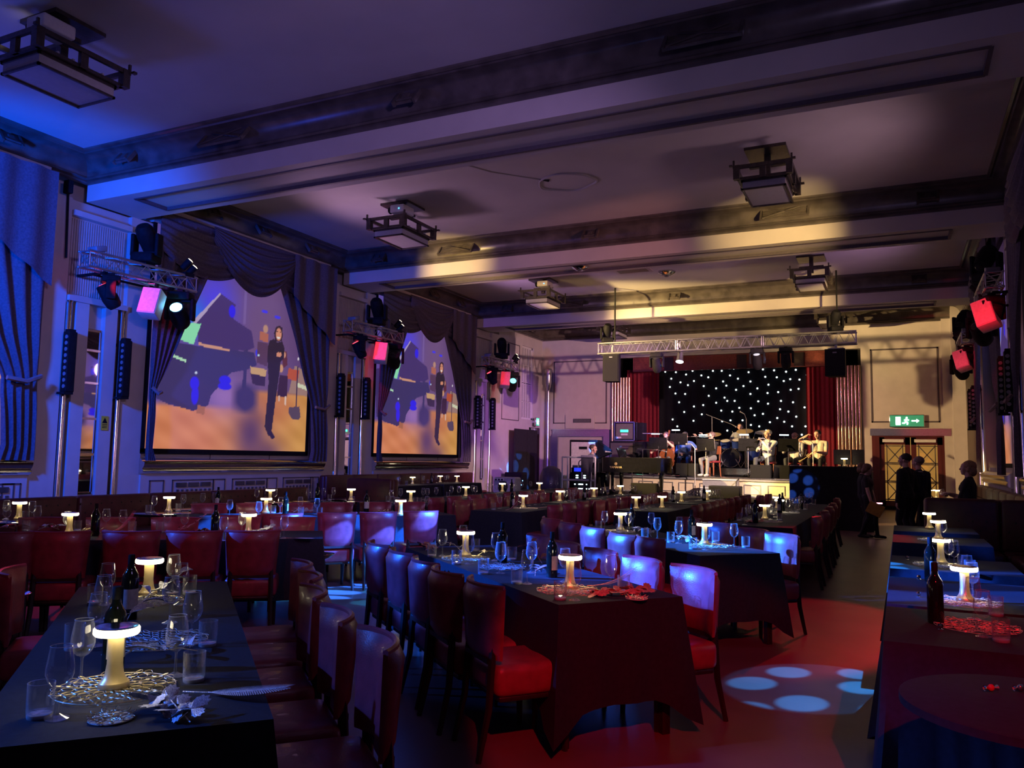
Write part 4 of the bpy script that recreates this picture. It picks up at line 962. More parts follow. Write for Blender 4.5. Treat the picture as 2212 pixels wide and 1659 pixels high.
sofa('long banquette sofa along window side under the mirrors', -10.15, 7.3, 9.4, 0, h=.90)
sofa('dark tall booth sofa end standing across the window side', -8.6, 12.1, 1.0, -PI/2, h=1.1)
sofa('wall sofa under the farther screen behind three lamps', -12.95, 19.8, 7.6, 0, h=1.0)
sofa('dark banquette along door side wall', 1.85, 7.3, 9.0, PI, h=1.0, depth=.65)
sofa('tall dark booth sofa crossing the door side end', 1.15, 12.3, 1.75, -PI/2, h=1.08)
sofa('dark sofa behind the row of back lamps, door side', 1.8, 18.5, 9.0, PI, h=1.05, depth=.65)
# ---- door side tables
PR = 'the door side tables'
for i, (y0, y1) in enumerate(((4.0,4.95),(5.05,6.25),(6.75,7.7),(9.0,9.95),(10.5,11.45))):
    table(.35, (y0+y1)/2, .86, y1-y0, 0, 'small square table, %s from us along the door side' % ORD[i], 'black cloth, %s from us along the door side tables' % ORD[i], seed=50+i, drop=.58, group='small square tables')
table(.9, 21.2, 1.0, .8, 0, 'square table beyond the tall booth near the door', 'black cloth on table beyond the tall booth', seed=60, group='small square tables')
setting(PR, [('lamp',2085,1300),('lamp',2033,1219),('lamp',2027,1166),('lamp',2008,1143),('bot',2022,1346),('bot',2008,1160,'t'),('wine',2125,1376),('wine',2104,1338),('wine',2051,1223),('wine',2062,1228),('wine',2030,1172),('wine',2038,1168),('tum',2163,1386),('tum',2152,1330),('tum',2096,1240),('tum',2080,1226),('wine',2099,1215,'t'),('wine',2088,1200,'t')], count='from aisle side')
setting('the table beyond the tall booth', [('lamp',2000,1074),('lamp',2006,1077),('lamp',2023,1077),('wine',2031,1077),('wine',2037,1076),('wine',1990,1077),('tum',1983,1077),('tum',2042,1077)], count='from aisle side')
rtp = onz(2200, 1520, .74)
t = thing('round_table', 'dark round table in front corner below the door side tables', 'table', (rtp.x+.04, rtp.y, 0), 0, 'small round tables')
MB().lathe([(.38,.705),(.41,.71),(.41,.736),(.40,.74),(.001,.74)], 40, cap=False).build('tabletop', K['cloth'], t)
MB().lathe([(.03,.04),(.03,.71)], 12).build('post', K['chrome'], t); MB().lathe([(.22,0),(.22,.02),(.05,.045)], 24).build('foot', K['black'], t)
for px, lab in ((2141, 'small shiny red and white sweet on the dark round table'), (2205, 'twisted silver sweet wrapper on the dark round table edge')):
    p = onz(px, 1495, .74); s_ = thing('wrapped_sweet', lab, 'sweet', (p.x, p.y, .755), .6, 'sweets on the round table')
    MB().ball((0,0,0), (.013,.01,.013), 10, 6).build('middle', K['redlabel'] if px < 2200 else K['chrome'], s_)
    m = MB()
    for s in (-1,1): m.lathe([(.002,0),(.011,.014)], 8, (s*.011,0,0), RY(s*PI/2), cap=False)
    m.build('twist_ends', K['chrome'], s_)
# small chrome drinks stands
def stand(px, py, label):
    p = onz(px, py, .62); t = thing('drinks_stand', label, 'stand', (p.x, p.y, 0), 0, 'chrome drinks stands')
    MB().lathe([(.02,.02),(.02,.58)], 10).build('post', K['chrome'], t); MB().lathe([(.14,0),(.14,.012),(.02,.03)], 20).build('foot', K['chrome'], t)
    MB().lathe([(.02,.56),(.09,.585),(.135,.62),(.13,.622),(.085,.592),(.001,.585)], 24, cap=False).build('tray', K['chrome'], t)
    m = MB()
    for a in range(5): m.ball((.07*math.cos(a*1.26), .07*math.sin(a*1.26), .60), .012, 8, 5)
    m.build('glass_pebbles', K['redlabel'], t)
stand(693, 1196, 'round chrome drinks stand beside first spotted chair'); stand(16, 1283, 'round chrome drinks stand in front corner behind silver leaf table')
# ---- lattice mats, leaf sprays, feathers, flowers
def lattice_mesh(R, rings=5, n=30):
    m = MB()
    for k in range(rings):
        r0, r1 = R*(k+.25)/rings, R*(k+1.25)/rings*(.97 if k == rings-1 else 1); nn = max(8, int(n*(k+1)/rings)); off = (k % 2)*PI/nn
        for i in range(nn):
            a = 2*PI*i/nn+off; hw = PI/nn*.98; pts = []
            for t in range(8):
                q = 2*PI*t/8; rr = (r0+r1)/2-(r1-r0)/2*math.cos(q); aa = a+hw*math.sin(q)*(.8+.2*math.cos(q)); pts.append((rr*math.cos(aa), rr*math.sin(aa), .003+.012*(rr/R)**3*math.sin(5*aa)**2))
            m.tube(pts, .0012, 3, close=True)
    return m
LAT = lattice_mesh(.185)
LATG, LATS = LAT.mesh('lattice', K['gold']), LAT.mesh('lattice', K['silver'])
COA = MB().lathe([(.06,0),(.062,.003),(.06,.006),(.001,.006)], 28, cap=False)
COA2 = lattice_mesh(.062, 3, 20).mesh('pattern', K['gold'])
RT_M = MB(); RT_M.tube([(.185*math.cos(2*PI*i/40), .185*math.sin(2*PI*i/40), .004) for i in range(40)], .0018, 4, close=True)
def mat_(px, py, label, me=LATG, sc=1.0, z=ZT):
    p = onz(px, py, z+.002); t = thing('lattice_placemat', label, 'placemat', (p.x, p.y, z+.002), RND.uniform(0,6), 'cut metal placemats'); t.scale = (sc,sc,1)
    inst(me, 'lattice', t); inst(RM_G, 'rim_wire', t)
RM_G = RT_M.mesh('rim_wire', K['gold'])
def leaf_mesh(kind, mtl):
    m = MB()
    if kind == 'maple':
        pts = []; n = 46
        for i in range(n):
            a = -2.65+5.3*i/(n-1); r = .022+.066*abs(math.cos(a*1.5))**2.2*(1.15 if abs(a) < .6 else .95)
            if i % 2: r *= .84
            pts.append((r*math.cos(a)+.03, r*math.sin(a), .012*math.sin(a*3)+.01*math.cos(2*a)))
        vs = [(.02,0,.006)]+pts; m.add(vs, [(0,i,i+1) for i in range(1,n)])
    elif kind == 'long':
        m.grid(lambda u,v: (.16*v, (u-.5)*.055*math.sin(PI*min(1,v*.95+.05))**.8, .02*math.sin(PI*v)+.02*abs(u-.5)), 4, 8)
    elif kind == 'petal':
        m.grid(lambda u,v: (.05*v, (u-.5)*.02*math.sin(PI*min(1,v*.9+.1)), .018*v+.01*abs(u-.5)), 3, 4)
    m.tube([(0,0,.004),(-.05,0,.002)], .0018, 4)
    return m.mesh('leaf', mtl)
LF = {(k, c): leaf_mesh(k, K[c]) for k in ('maple','long','petal') for c in ('silver','redleaf','gold')}
K['pinkleaf'] = mat('pink_petal', (.8,.35,.36), .5, .1, var=.3, scale=60); LF[('petal','pinkleaf')] = leaf_mesh('petal', K['pinkleaf'])
def spray(px, py, kind, c, n, label, L_=.28, rz=0, lift=.02, cat='leaf spray', name='leaf_spray', up=0.0):
    p = onz(px, py, ZT); r = random.Random(int(px*7+py)); t = thing(name, label, cat, (p.x, p.y, ZT+.004), rz, 'table leaf sprays')
    m = MB(); m.tube([(-L_/2,0,.003),(-L_*.2,.01,.01+lift),(L_*.15,-.006,.01+lift+up*.3),(L_/2,.0,.008+up)], .0022, 5); m.build('twig', K[c], t)
    for i in range(n):
        f = (i+.5)/n; x = -L_/2+L_*f; a = r.uniform(.3,1.3)*(1 if i % 2 else -1)
        inst(LF[(kind,c)], 'leaf', t, (x, 0, .012+lift*.6+up*max(0,f-.4)*1.5), (r.uniform(-.4,.4), r.uniform(-.25,.1), a), (r.uniform(.65,.9),)*3)
def feather(px, py, c, label, rz, L_=.3, up=.12, z=ZT):
    p = onz(px, py, z); t = thing('feather', label, 'feather', (p.x, p.y, z+.004), rz, 'table feathers')
    def C_(s): return Vector((L_*s, 0, .004+up*s*s))
    m = MB(); m.tube([C_(s/8) for s in range(9)], [.003-.0025*s/8 for s in range(9)], 5); m.build('shaft', K[c], t)
    m = MB()
    for i in range(34):
        s = .25+.75*i/34; q = C_(s); l = .05*math.sin(PI*min(1,(s-.22)/.8))**.7+.008
        for sg in (-1,1): m.add([q, q+Vector((.006,0,0)), q+Vector((.035,sg*l,.006)), q+Vector((.03,sg*l*.96,.004))], [(0,1,2,3)])
    m.build('barbs', K[c], t)['kind'] = 'stuff'
def coaster(px, py, label):
    p = onz(px, py, ZT+.002); t = thing('coaster', label, 'coaster', (p.x, p.y, ZT+.001), 0, 'patterned coasters')
    MB().lathe([(.06,0),(.062,.002),(.06,.004),(.001,.004)], 28, cap=False).build('disc', K['label'], t); inst(COA2, 'pattern', t, (0,0,.003))
mat_(248, 1488, 'gold lattice placemat under the front lamp on silver leaf table'); mat_(345, 1385, 'silver lattice placemat in the middle of silver leaf table', LATS); mat_(322, 1300, 'lattice placemat under the farther lamp on silver leaf table', LATS, .9)
coaster(240, 1553, 'pale patterned coaster at the front of silver leaf table')
spray(372, 1542, 'maple', 'silver', 7, 'glittery silver leaf spray at the table front edge', .26, math.radians(160), .02)
spray(330, 1424, 'long', 'silver', 6, 'spray of long silver leaves beside the label bottle', .32, math.radians(60), .03)
spray(300, 1335, 'long', 'silver', 4, 'upright blue grey leaf spray between two bottles', .2, math.radians(110), .03, up=.1)
spray(355, 1290, 'long', 'silver', 4, 'blue grey leaf spray beside the farther lamp', .2, math.radians(70), .03, up=.12)
feather(395, 1500, 'silver', 'long thin silver feather pointing at the chairs', math.radians(20), .34, .03)
mat_(1007, 1207, 'gold lattice placemat under the far lamp on copper leaf table'); mat_(1228, 1277, 'gold lattice placemat under the front lamp on copper leaf table'); mat_(1085, 1226, 'pinkish lattice placemat midway on copper leaf table', LATS, .9)
coaster(1375, 1293, 'round coaster beside red leaves on copper leaf table')
spray(1320, 1287, 'maple', 'redleaf', 6, 'red glitter leaf spray at the front end of copper leaf table', .3, math.radians(50), .015)
spray(1372, 1284, 'maple', 'redleaf', 4, 'red glitter leaf cluster beside the coaster', .16, math.radians(30), .015)
spray(1163, 1243, 'long', 'redleaf', 4, 'copper leaves lying before the front bottle', .18, math.radians(100), .03)
spray(1158, 1215, 'long', 'redleaf', 5, 'upright copper leaf spray behind wine glasses', .2, math.radians(140), .04, up=.12)
spray(1058, 1203, 'long', 'gold', 4, 'golden leaf spray beside the far lamp', .2, math.radians(20), .03)
spray(925, 1187, 'maple', 'redleaf', 5, 'dusky leaf spray at the far end of copper leaf table', .26, math.radians(140), .02)
spray(972, 1190, 'petal', 'gold', 5, 'thin bare twig spray near the far lamp', .42, math.radians(150), .05)
feather(1268, 1268, 'redleaf', 'pink feather rising towards a wine glass on copper leaf table', math.radians(18), .3, .13)
mat_(1335, 1149, 'yellow lit placemat under far lamp on blue lit table'); mat_(1535, 1180, 'pale lattice placemat under front lamp on blue lit table')
spray(1565, 1187, 'petal', 'silver', 9, 'scatter of pale petals at blue lit table end', .26, math.radians(40), .01); spray(1478, 1172, 'maple', 'silver', 5, 'silver leaf spray curling beside blue lit tumblers', .3, math.radians(150), .05)
spray(1400, 1158, 'long', 'silver', 5, 'violet looking leaf spray midway on blue lit table', .26, math.radians(120), .04); spray(1380, 1150, 'maple', 'silver', 5, 'dark leaf spray beside the far bottle on blue lit table', .26, math.radians(140), .03)
mat_(1658, 1127, 'orange lit placemat at the near end of straight table'); spray(1630, 1129, 'maple', 'redleaf', 4, 'red leaf cluster at the near end of straight table', .2, .3, .01); mat_(1700, 1108, 'placemat in the middle of straight table', LATS)
mat_(150, 1158, 'placemat under window side lamp on pink flower table'); mat_(537, 1157, 'placemat under aisle side lamp on pink flower table')
spray(195, 1153, 'petal', 'gold', 12, 'golden petal cluster beside the dark bottle', .18, .6, .03); feather(236, 1150, 'pinkleaf', 'upright pink flower spike before wine glasses', .9, .2, .2)
spray(105, 1146, 'long', 'silver', 5, 'grey folded leaves on pink flower table', .2, .5, .02); spray(12, 1146, 'long', 'redleaf', 4, 'dusky pink leaves at window end of pink flower table', .22, .4, .02)
spray(412, 1148, 'petal', 'pinkleaf', 10, 'branch of pink flowers standing among glasses', .24, .7, .03, up=.14, cat='flowers', name='flower_branch'); spray(440, 1151, 'maple', 'redleaf', 5, 'orange pink leaves lying beside the flower branch', .2, .2, .01)
spray(565, 1154, 'maple', 'silver', 6, 'glittering white leaf beside the aisle side lamp', .14, .8, .03, up=.05); feather(618, 1164, 'redleaf', 'reddish feather hanging over the table corner', math.radians(20), .24, .0)
spray(650, 1107, 'maple', 'silver', 5, 'white leaf cluster on the table behind spotted chairs', .2, .9, .02); spray(825, 1108, 'petal', 'gold', 6, 'pale petals behind second spotted chair', .2, .9, .01); spray(905, 1107, 'petal', 'gold', 6, 'pale petals behind last spotted chair', .2, .9, .01)
feather(1092, 1103, 'pinkleaf', 'bright pink feather fan on the nearest far table', math.radians(60), .26, .2); feather(1148, 1098, 'pinkleaf', 'dusky pink feather lying beside far table lamp', math.radians(25), .4, .05)
mat_(1135, 1099, 'placemat under lamp beside the bright pink feather')
mat_(2085, 1302, 'blue white placemat under the nearest door side lamp', LATS); mat_(2110, 1355, 'dark gold placemat beside the door side bottle'); mat_(2030, 1222, 'placemat under second door side lamp', LATS); mat_(2025, 1168, 'placemat under third door side lamp', LATS)
for i, (px, py) in enumerate(((1985,1253),(1985,1290),(1960,1210),(2032,1362))):
    p = onz(px, py, ZT); t = thing('crystal_card_holder', 'small crystal card holder on door side cloth, %s from far end' % ORD[[1,2,0,3][i]], 'card holder', (p.x, p.y, ZT), i, 'crystal card holders')
    MB().lathe([(.014,0),(.014,.006),(.006,.01)], 8).build('foot', K['chrome'], t); MB().ball((0,0,.022), .013, 6, 4).build('crystal', K['mirror'], t)
# ------------------------------------------------------------------ raised dais, stage apron, equipment
ZD, ZP = 1.1, .58
m = MB().box(-10.3, -2.6, 19.6, 24.2, 0, ZP); struct('trim_11', m, K['black'], smooth=False, label='low black dais in front of the stage')
ED = [(-7.9,23.75),(-7.2,23.35),(-4.8,22.7),(-2.55,21.95)]
m = MB(); m.prism(ED+[(-2.55,YB+.2),(-8.9,YB+.2),(-8.9,24.6)], 1.05, ZD); ap = struct('trim_12', m, K['black'], smooth=False, label='stage apron deck carrying the band')
m = MB()
for (a, b) in zip(ED, ED[1:]):
    d = Vector((b[0]-a[0], b[1]-a[1], 0)); l = d.length; an = math.atan2(d.y, d.x)
    m.obox(((a[0]+b[0])/2, (a[1]+b[1])/2+.02, .79), (l, .04, .52), RZ(an))
m.box(-8.9,-7.9,23.75,24.6,.0,1.05); m.build('stage_front', bpy.data.materials['cream_stage_front'], ap, smooth=False)
m = MB(); m.tube([(a[0],a[1]-.01,ZD-.012) for a in ED], .024, 6); m.build('stage_nosing', K['chrome'], ap)
m = MB(); m.tube([(a[0],a[1]-.015,ZD-.07) for a in ED], .03, 6); m.tube([(a[0],a[1]-.015,ZP+.02) for a in ED], .025, 6); m.build('stage_moulding', K['grey'], ap)
m = MB()
for i in range(7):
    f0 = -7.0+i*.64; 
    def yy(x): return 22.7+(-4.8-x)*(.65/2.4) if x < -4.8 else 22.7-(x+4.8)*(.75/2.25)
    for (xa, xb, z0, z1) in ((f0,f0+.46,.66,.675),(f0,f0+.46,.905,.92),(f0,f0+.015,.66,.92),(f0+.445,f0+.46,.66,.92)):
        xm = (xa+xb)/2; m.obox((xm, yy(xm)-.004, (z0+z1)/2), (xb-xa, .03, z1-z0), RZ(-.27 if xm < -4.8 else -.32))
m.build('front_panel_line', K['grey'], ap, smooth=False)
# star cloth and red legs
def pleats(name, m_, x0, x1, z0, z1, y, nf, amp, parent=None):
    m = MB(); m.grid(lambda u,v: (x0+(x1-x0)*u, y+amp*math.sin(u*nf*2*PI)*(.6+.4*math.sin(u*9)), z0+(z1-z0)*v), max(20,int(nf*8)), 3); return m.build(name, m_, parent)
t = thing('star_cloth', 'black star cloth with white pea lights behind the band', 'curtain', (0,31.4,0))
pleats('cloth', K['starcloth'], -8.9, -2.9, 1.02, 5.3, 0, 16, .03, t)
STARS = [(1437,803),(1460,804),(1450,818),(1470,826),(1447,836),(1459,850),(1480,851),(1467,869),(1482,809),(1496,801),(1499,823),(1486,832),(1515,811),(1540,801),(1530,815),(1520,834),(1499,878),(1478,890),(1519,875),(1531,855),(1453,906),(1498,909),(1463,921),(1516,895),(1559,801),(1585,796),(1577,811),(1562,824),(1569,833),(1547,839),(1547,870),(1571,866),(1587,866),(1565,859),(1594,818),(1606,834),(1590,842),(1558,887),(1582,889),(1578,908),(1604,908),(1560,910),(1597,881),(1622,882),(1617,804),(1621,824),(1621,851),(1636,839),(1630,897),(1648,894),(1648,798),(1653,814),(1660,831),(1658,849),(1638,867),(1659,872),(1672,800),(1678,815),(1693,823),(1681,847),(1687,866),(1685,884),(1679,903),(1663,912),(1694,911),(1698,803),(1707,819),(1708,842),(1713,869),(1703,889),(1720,900),(1725,840),(1727,820),(1719,799),(1743,810),(1738,880),(1740,921),(1711,921),(1640,921),(1622,918),(1571,930),(1655,930),(1732,939)]
stm = MB().ball((0,0,0), (.036,.02,.036), 8, 4).mesh('star_light', emat('star_light', (.85,1,.95), 2.6))
for px, py in STARS:
    p = ony(px, py, 31.33); inst(stm, 'star_light', t, (p.x, -.07, p.z))
for x0, x1, lab in ((-9.75,-8.45,'red stage curtain leg on the piano side'),(-3.0,-1.75,'red stage curtain leg beside the lit fluted column')):
    c = thing('stage_curtain', lab, 'curtain', (0,30.75,0), 0, 'red stage curtain legs'); pleats('drape', K['redcurtain'], x0, x1, 1.0, 5.1, 0, 8, .06, c)
# stage truss with speakers and lanterns
tl = thing('stage_truss', 'long aluminium lighting truss hung across the stage front', 'truss', (-8.4, 23.5, 4.92), -PI/2)
a_, b_ = ony(1295,757,23.5), ony(1852,738,23.5)
tl.location = (a_.x, 23.5, 4.95); LT = b_.x-a_.x
for k in range(3): inst(truss_mesh(LT/3-.01, .32, .026, 8).mesh('truss_section', K['truss']), 'truss_section', tl, (0, LT/3*k, 0))
m = MB()
for yy_ in (.5, LT-.5): m.box(-.02,.02,yy_-.02,yy_+.02,.16,1.9)
m.build('suspension', K['black'], tl, smooth=False)
def big_speaker(x, y, z, w, h, rz, label):
    t = thing('hung_loudspeaker', label, 'speaker', (x, y, z), rz, 'hung loudspeakers')
    MB().prism([(-w/2,-.2),(w/2,-.2),(w/2*.8,.28),(-w/2*.8,.28)], -h/2, h/2).build('cabinet', K['black'], t, smooth=False)
    MB().box(-w/2+.03, w/2-.03, -.215, -.2, -h/2+.03, h/2-.03).build('grille', K['spk'], t, smooth=False)
    MB().box(-.05,.05,-.225,-.214,h/2-.12,h/2-.09).build('badge', K['grey'], t, smooth=False)
    m = MB(); m.box(-.03,.03,-.03,.03,h/2,h/2+.3); m.box(-.2,.2,-.05,.05,h/2,h/2+.04); m.build('yoke', K['steel'], t, smooth=False)
big_speaker(-7.9, 23.4, 4.33, .5, .84, .1, 'black loudspeaker hung at the piano end of the stage truss'); big_speaker(-1.5, 23.4, 4.26, .52, .74, -.1, 'black loudspeaker hung at the door end of the stage truss')
for px, py, lab, col in ((1418,780,'unlit moving head under the stage truss, piano end', None),(1635,765,'small moving head under stage truss centre',(.5,.55,.6)),(1697,770,'unlit moving head under the stage truss near the door end', None)):
    p = ony(px, py, 23.4); moving_head((p.x, 23.45, 4.78), 0, .5, lab, col, 1)
p = ony(1468,778,23.4); sl = thing('profile_spot', 'bright silver profile spot under the stage truss', 'stage light', (p.x, 23.4, 4.45))
m = MB(); m.lathe([(.05,.32),(.09,.28),(.095,.1),(.12,.02),(.12,0)], 16, rot=RX(-.35)); m.build('can', K['steel'], sl); MB().box(-.015,.015,-.02,.02,.25,.42).build('hook', K['black'], sl, smooth=False)
m = MB(); m.lathe([(.11,.0),(.06,-.015),(.001,-.02)], 16, rot=RX(-.35), cap=False); m.build('lens', emat('profile_lens', (.85,.9,1), 12), sl)
for px, lab in ((1312,'moving head standing on the stage truss above the piano end'),(1805,'moving head standing on the stage truss near the door end')):
    p = ony(px, 730, 23.5); moving_head((p.x, 23.5, 5.11), .5, .6, lab, up=True)
# exit signs
def exit_sign(loc, rz, w, h, label, glow):
    t = thing('exit_sign', label, 'sign', loc, rz, 'green exit signs')
    MB().rbox((0,0,0), (w, .08, h), .015).build('box', K['chrome'], t); MB().box(-.04,.04,.03,.21 if w < .6 else .1,-.04,.04).build('wall_plate', K['steel'], t, smooth=False); MB().box(-w/2+.02, w/2-.02, -.05, -.04, -h/2+.02, h/2-.02).build('green_panel', emat('exit_green_%d' % len(bpy.data.materials), (.05,.42,.24), glow), t, smooth=False)
    wm = emat('exit_white_%d' % len(bpy.data.materials), (.85,1,.92), 6)
    fig = MB(); s = h/.4                                             # running man, arrow and doorway
    def q(a, b, r=.018): fig.tube([(a[0]*s,-.056,a[1]*s),(b[0]*s,-.056,b[1]*s)], r*s, 6)
    fig.ball((.0,-.056,.10*s), (.028*s,.006,.028*s), 8, 5); q((-.01,.06),(-.03,-.02),.025); q((-.03,-.02),(.03,-.06)); q((.03,-.06),(.01,-.12)); q((-.03,-.02),(-.07,-.08)); q((-.07,-.08),(-.13,-.07)); q((-.01,.05),(.06,.02)); q((-.01,.05),(-.07,.02))
    fig.build('running_figure', wm, t)
    if w > .6:
        m = MB(); m.box(.14*s,.28*s,-.056,-.052,-.02*s,.02*s); m.prism([(.28*s,-.06*s),(.36*s,0),(.28*s,.06*s)], -.056, -.052, 'y'); m.build('arrow', wm, t, smooth=False)
        m = MB(); m.box(-.32*s,-.18*s,-.056,-.052,-.13*s,.13*s); m.build('doorway', wm, t, smooth=False)
a = ony(1921,902,YB-.06); b = ony(1997,917,YB-.06)
exit_sign(((a.x+b.x)/2, YB-.1, (a.z+b.z)/2), 0, b.x-a.x, .42, 'large green exit sign above the double lattice doors', .3)
exit_sign((XL+.2, 29.4, 2.98), PI/2, .3, .34, 'small bright exit sign over the open side doorway', 2.0)
# ---- grand piano
PX, PY = -7.35, 21.6
t = thing('grand_piano', 'black grand piano below the stage with its player on the window side', 'piano', (PX, PY, ZP), 0)
out = [(0,-.72),(1.0,-.72),(1.55,-.72)]+[(1.55+.32*math.sin(a), -.42-.30*math.cos(a)) for a in [PI*i/10 for i in range(1,8)]]+[(1.55,.02),(1.2,.2),(.9,.5),(.6,.68),(.25,.72),(0,.72)]
MB().prism(out, .62, 1.0).build('case', K['bgloss'], t, smooth=False)
inn = [(x*.94+.12 if x > .2 else .3, y*.90) for x, y in out]; MB().prism(inn, 1.0, 1.004).build('soundboard', mat('amber_soundboard', (.40,.14,.05), .22, var=.3, coat=.4), t, smooth=False)
m = MB(); m.tube([(x*.97+.03, y*.96, 1.0) for x, y in out], .018, 6, close=True); m.build('rim', K['bgloss'], t)
m = MB(); m.box(-.30,.02,-.72,.72,.60,.70); m.box(-.30,.02,-.72,-.64,.70,.86); m.box(-.30,.02,.64,.72,.70,.86); m.build('key_bed', K['bgloss'], t, smooth=False)
MB().box(-.28,-.13,-.63,.63,.70,.725).build('white_keys', K['white'], t, smooth=False)
m = MB()
for i in range(36):
    if i % 7 not in (2, 6): m.box(-.22,-.13,-.62+i*.0345,-.605+i*.0345,.725,.74)
m.build('black_keys', K['black'], t, smooth=False)['kind'] = 'stuff'
for x, y in ((.15,-.6),(.15,.6),(1.6,-.45)):
    m = MB(); m.tube([(x,y,.63),(x,y,.5),(x,y,.06)], [.06,.065,.042], 8); lg = m.build('leg', K['bgloss'], t); m = MB(); m.lathe([(.035,-.015),(.035,.015)], 10, (x,y,.035), RX(PI/2)); m.build('caster', K['brass'], lg)
m = MB(); m.box(.05,.13,-.03,.03,.12,.62); m.box(.02,.2,-.12,.12,.08,.13); m.build('pedal_lyre', K['bgloss'], t, smooth=False)
m = MB()
for s in (-.07,0,.07): m.box(-.12,.05,s-.015,s+.015,.1,.115)
m.build('pedals', K['brass'], t, smooth=False)
m = MB(); m.obox((.36,0,1.14), (.03,.7,.26), RY(-.35)); m.build('music_desk', K['bgloss'], t, smooth=False)
MB().obox((.335,-.05,1.15), (.012,.36,.24), RY(-.35)).build('sheet_music', K['paper'], t, smooth=False)
cu = bpy.data.curves.new('maker_name_curve', 'FONT'); cu.body = 'YAMAHA'; cu.size = .085; cu.extrude = .002; cu.align_x = 'CENTER'
fo = bpy.data.objects.new('tmp_text', cu); C.objects.link(fo); cu.materials.append(K['brass'])
tm = bpy.data.meshes.new_from_object(fo.evaluated_get(bpy.context.evaluated_depsgraph_get())); bpy.data.objects.remove(fo); inst(tm, 'lettering', t, (.42,-.7225,.72), (PI/2,0,0))
m = MB(); 
for k in range(3): m.tube([(.42+.03*math.cos(PI/2+k*2.094),-.7225,.84+.03*math.sin(PI/2+k*2.094)),(.42-.03*math.cos(PI/2+k*2.094),-.7225,.84-.03*math.sin(PI/2+k*2.094))], .004, 4)
m.tube([(.42+.036*math.cos(2*PI*i/16),-.7225,.84+.036*math.sin(2*PI*i/16)) for i in range(16)], .003, 4, close=True); m.build('emblem', K['brass'], t)
t = thing('piano_bench', 'black padded bench under the pianist', 'bench', (PX-.62, PY, ZP))
MB().rbox((0,0,.46), (.38,.7,.09), .03).build('seat', K['black'], t)
for sx in (-1,1):
    for sy in (-1,1): MB().tube([(sx*.15,sy*.3,.42),(sx*.15,sy*.3,0)], .025, 6).build('leg', K['bgloss'], t)
# ---- microphones and music stands
def mic_stand(x, y, z, hgt, boom, label, dirn=0, mcol='grey'):
    t = thing('microphone_stand', label, 'mic stand', (x, y, z), dirn, 'microphone stands')
    m = MB(); m.tube([(0,0,.03),(0,0,hgt)], .012, 6); m.build('pole', K['steel'], t)
    m = MB()
    for a in (0,2.1,4.2): m.tube([(0,0,.1),(.26*math.cos(a),.26*math.sin(a),.01)], .009, 5)
    m.build('tripod', K['black'], t)
    e = Vector((boom[0],0,hgt+boom[1])); m = MB(); m.tube([(-boom[0]*.3,0,hgt-boom[1]*.3), e], .009, 6); m.build('boom', K['steel'], t)
    m = MB(); d = Vector((boom[0],0,boom[1]-.12)).normalized(); m.tube([e, e+d*.12], [.012,.017], 8); m.ball(e+d*.14, .026, 8, 6); m.build('microphone', K[mcol], t)
def music_stand(px, py, y, label, rz=0, lit=True, z=ZD):
    """px, py: middle of the desk"""
    p = ony(px, py, y); t = thing('music_stand', label, 'music stand', (p.x, y, z), rz, 'black music stands'); h = p.z-z
    MB().tube([(0,.03,.03),(0,.03,h)], .012, 6).build('pole', K['steel'], t)
    m = MB()
    for a in (.5,2.6,4.7): m.tube([(0,.03,.12),(.25*math.cos(a),.03+.25*math.sin(a),.01)], .009, 5)
    m.build('tripod', K['black'], t)
    m = MB(); m.obox((0,0,h), (.52,.015,.34), RX(.3)); m.obox((0,.01,h-.17), (.52,.06,.012), RX(.3)); m.build('desk', K['black'], t, smooth=False)
    MB().obox((.05,.02,h+.02), (.42,.006,.3), RX(.3)).build('sheet_music', K['paper'], t, smooth=False)
    if lit:
        m = MB(); m.tube([(-.1,0,h+.14),(-.1,.1,h+.26)], .006, 5); m.build('lamp_arm', K['black'], t)
        MB().obox((-.1,.10,h+.27), (.24,.03,.03)).build('clip_lamp', emat('clip_lamp_%d' % len(bpy.data.materials), (.6,.9,1), 5), t, smooth=False)
music_stand(1422,957,23.2,'music stand before the cellist',.1); music_stand(1466,948,24.2,'music stand before the guitarist in blue',.1); music_stand(1524,960,22.95,'music stand with white pages before the flautist',-.1)
music_stand(1616,960,23.0,'music stand between drums and clarinettist',.2); music_stand(1703,961,22.9,'music stand with pale edge before the glasses wearing player',.2)
for px, z_, lab in ((1502,ZD,'tall thin mic stand beside the flautist music stand'),(1660,ZD,'mic stand in front of the clarinettist'),(1757,ZD,'mic stand in front of the trumpeter')):
    p = ony(px, 1000, 22.55); mic_stand(p.x, 22.5, z_ if px > 1510 else ZP, .95 if px > 1510 else 1.3, (-.1,.12), lab, .5)
p = ony(1538,900,25.4); mic_stand(p.x, 25.4, ZD, p.z-ZD, (.62,-.25), 'tall blue lit overhead mic stand beside the drums', 0)
p = ony(1612,905,25.2); mic_stand(p.x, 25.2, ZD, p.z-ZD, (-.05,.15), 'thin upright mic stand behind the cymbal', 0)
p = ony(1335,985,21.4); mic_stand(p.x+.25, 21.9, ZP, p.z-ZP-.05, (-.62,.16), 'vocal microphone on a boom before the pianist', .1, 'white')
p = ony(1385,970,22.3); mic_stand(p.x, 22.45, ZP, p.z-ZP, (.55,-.03), 'boom microphone reaching over the piano strings', 0)
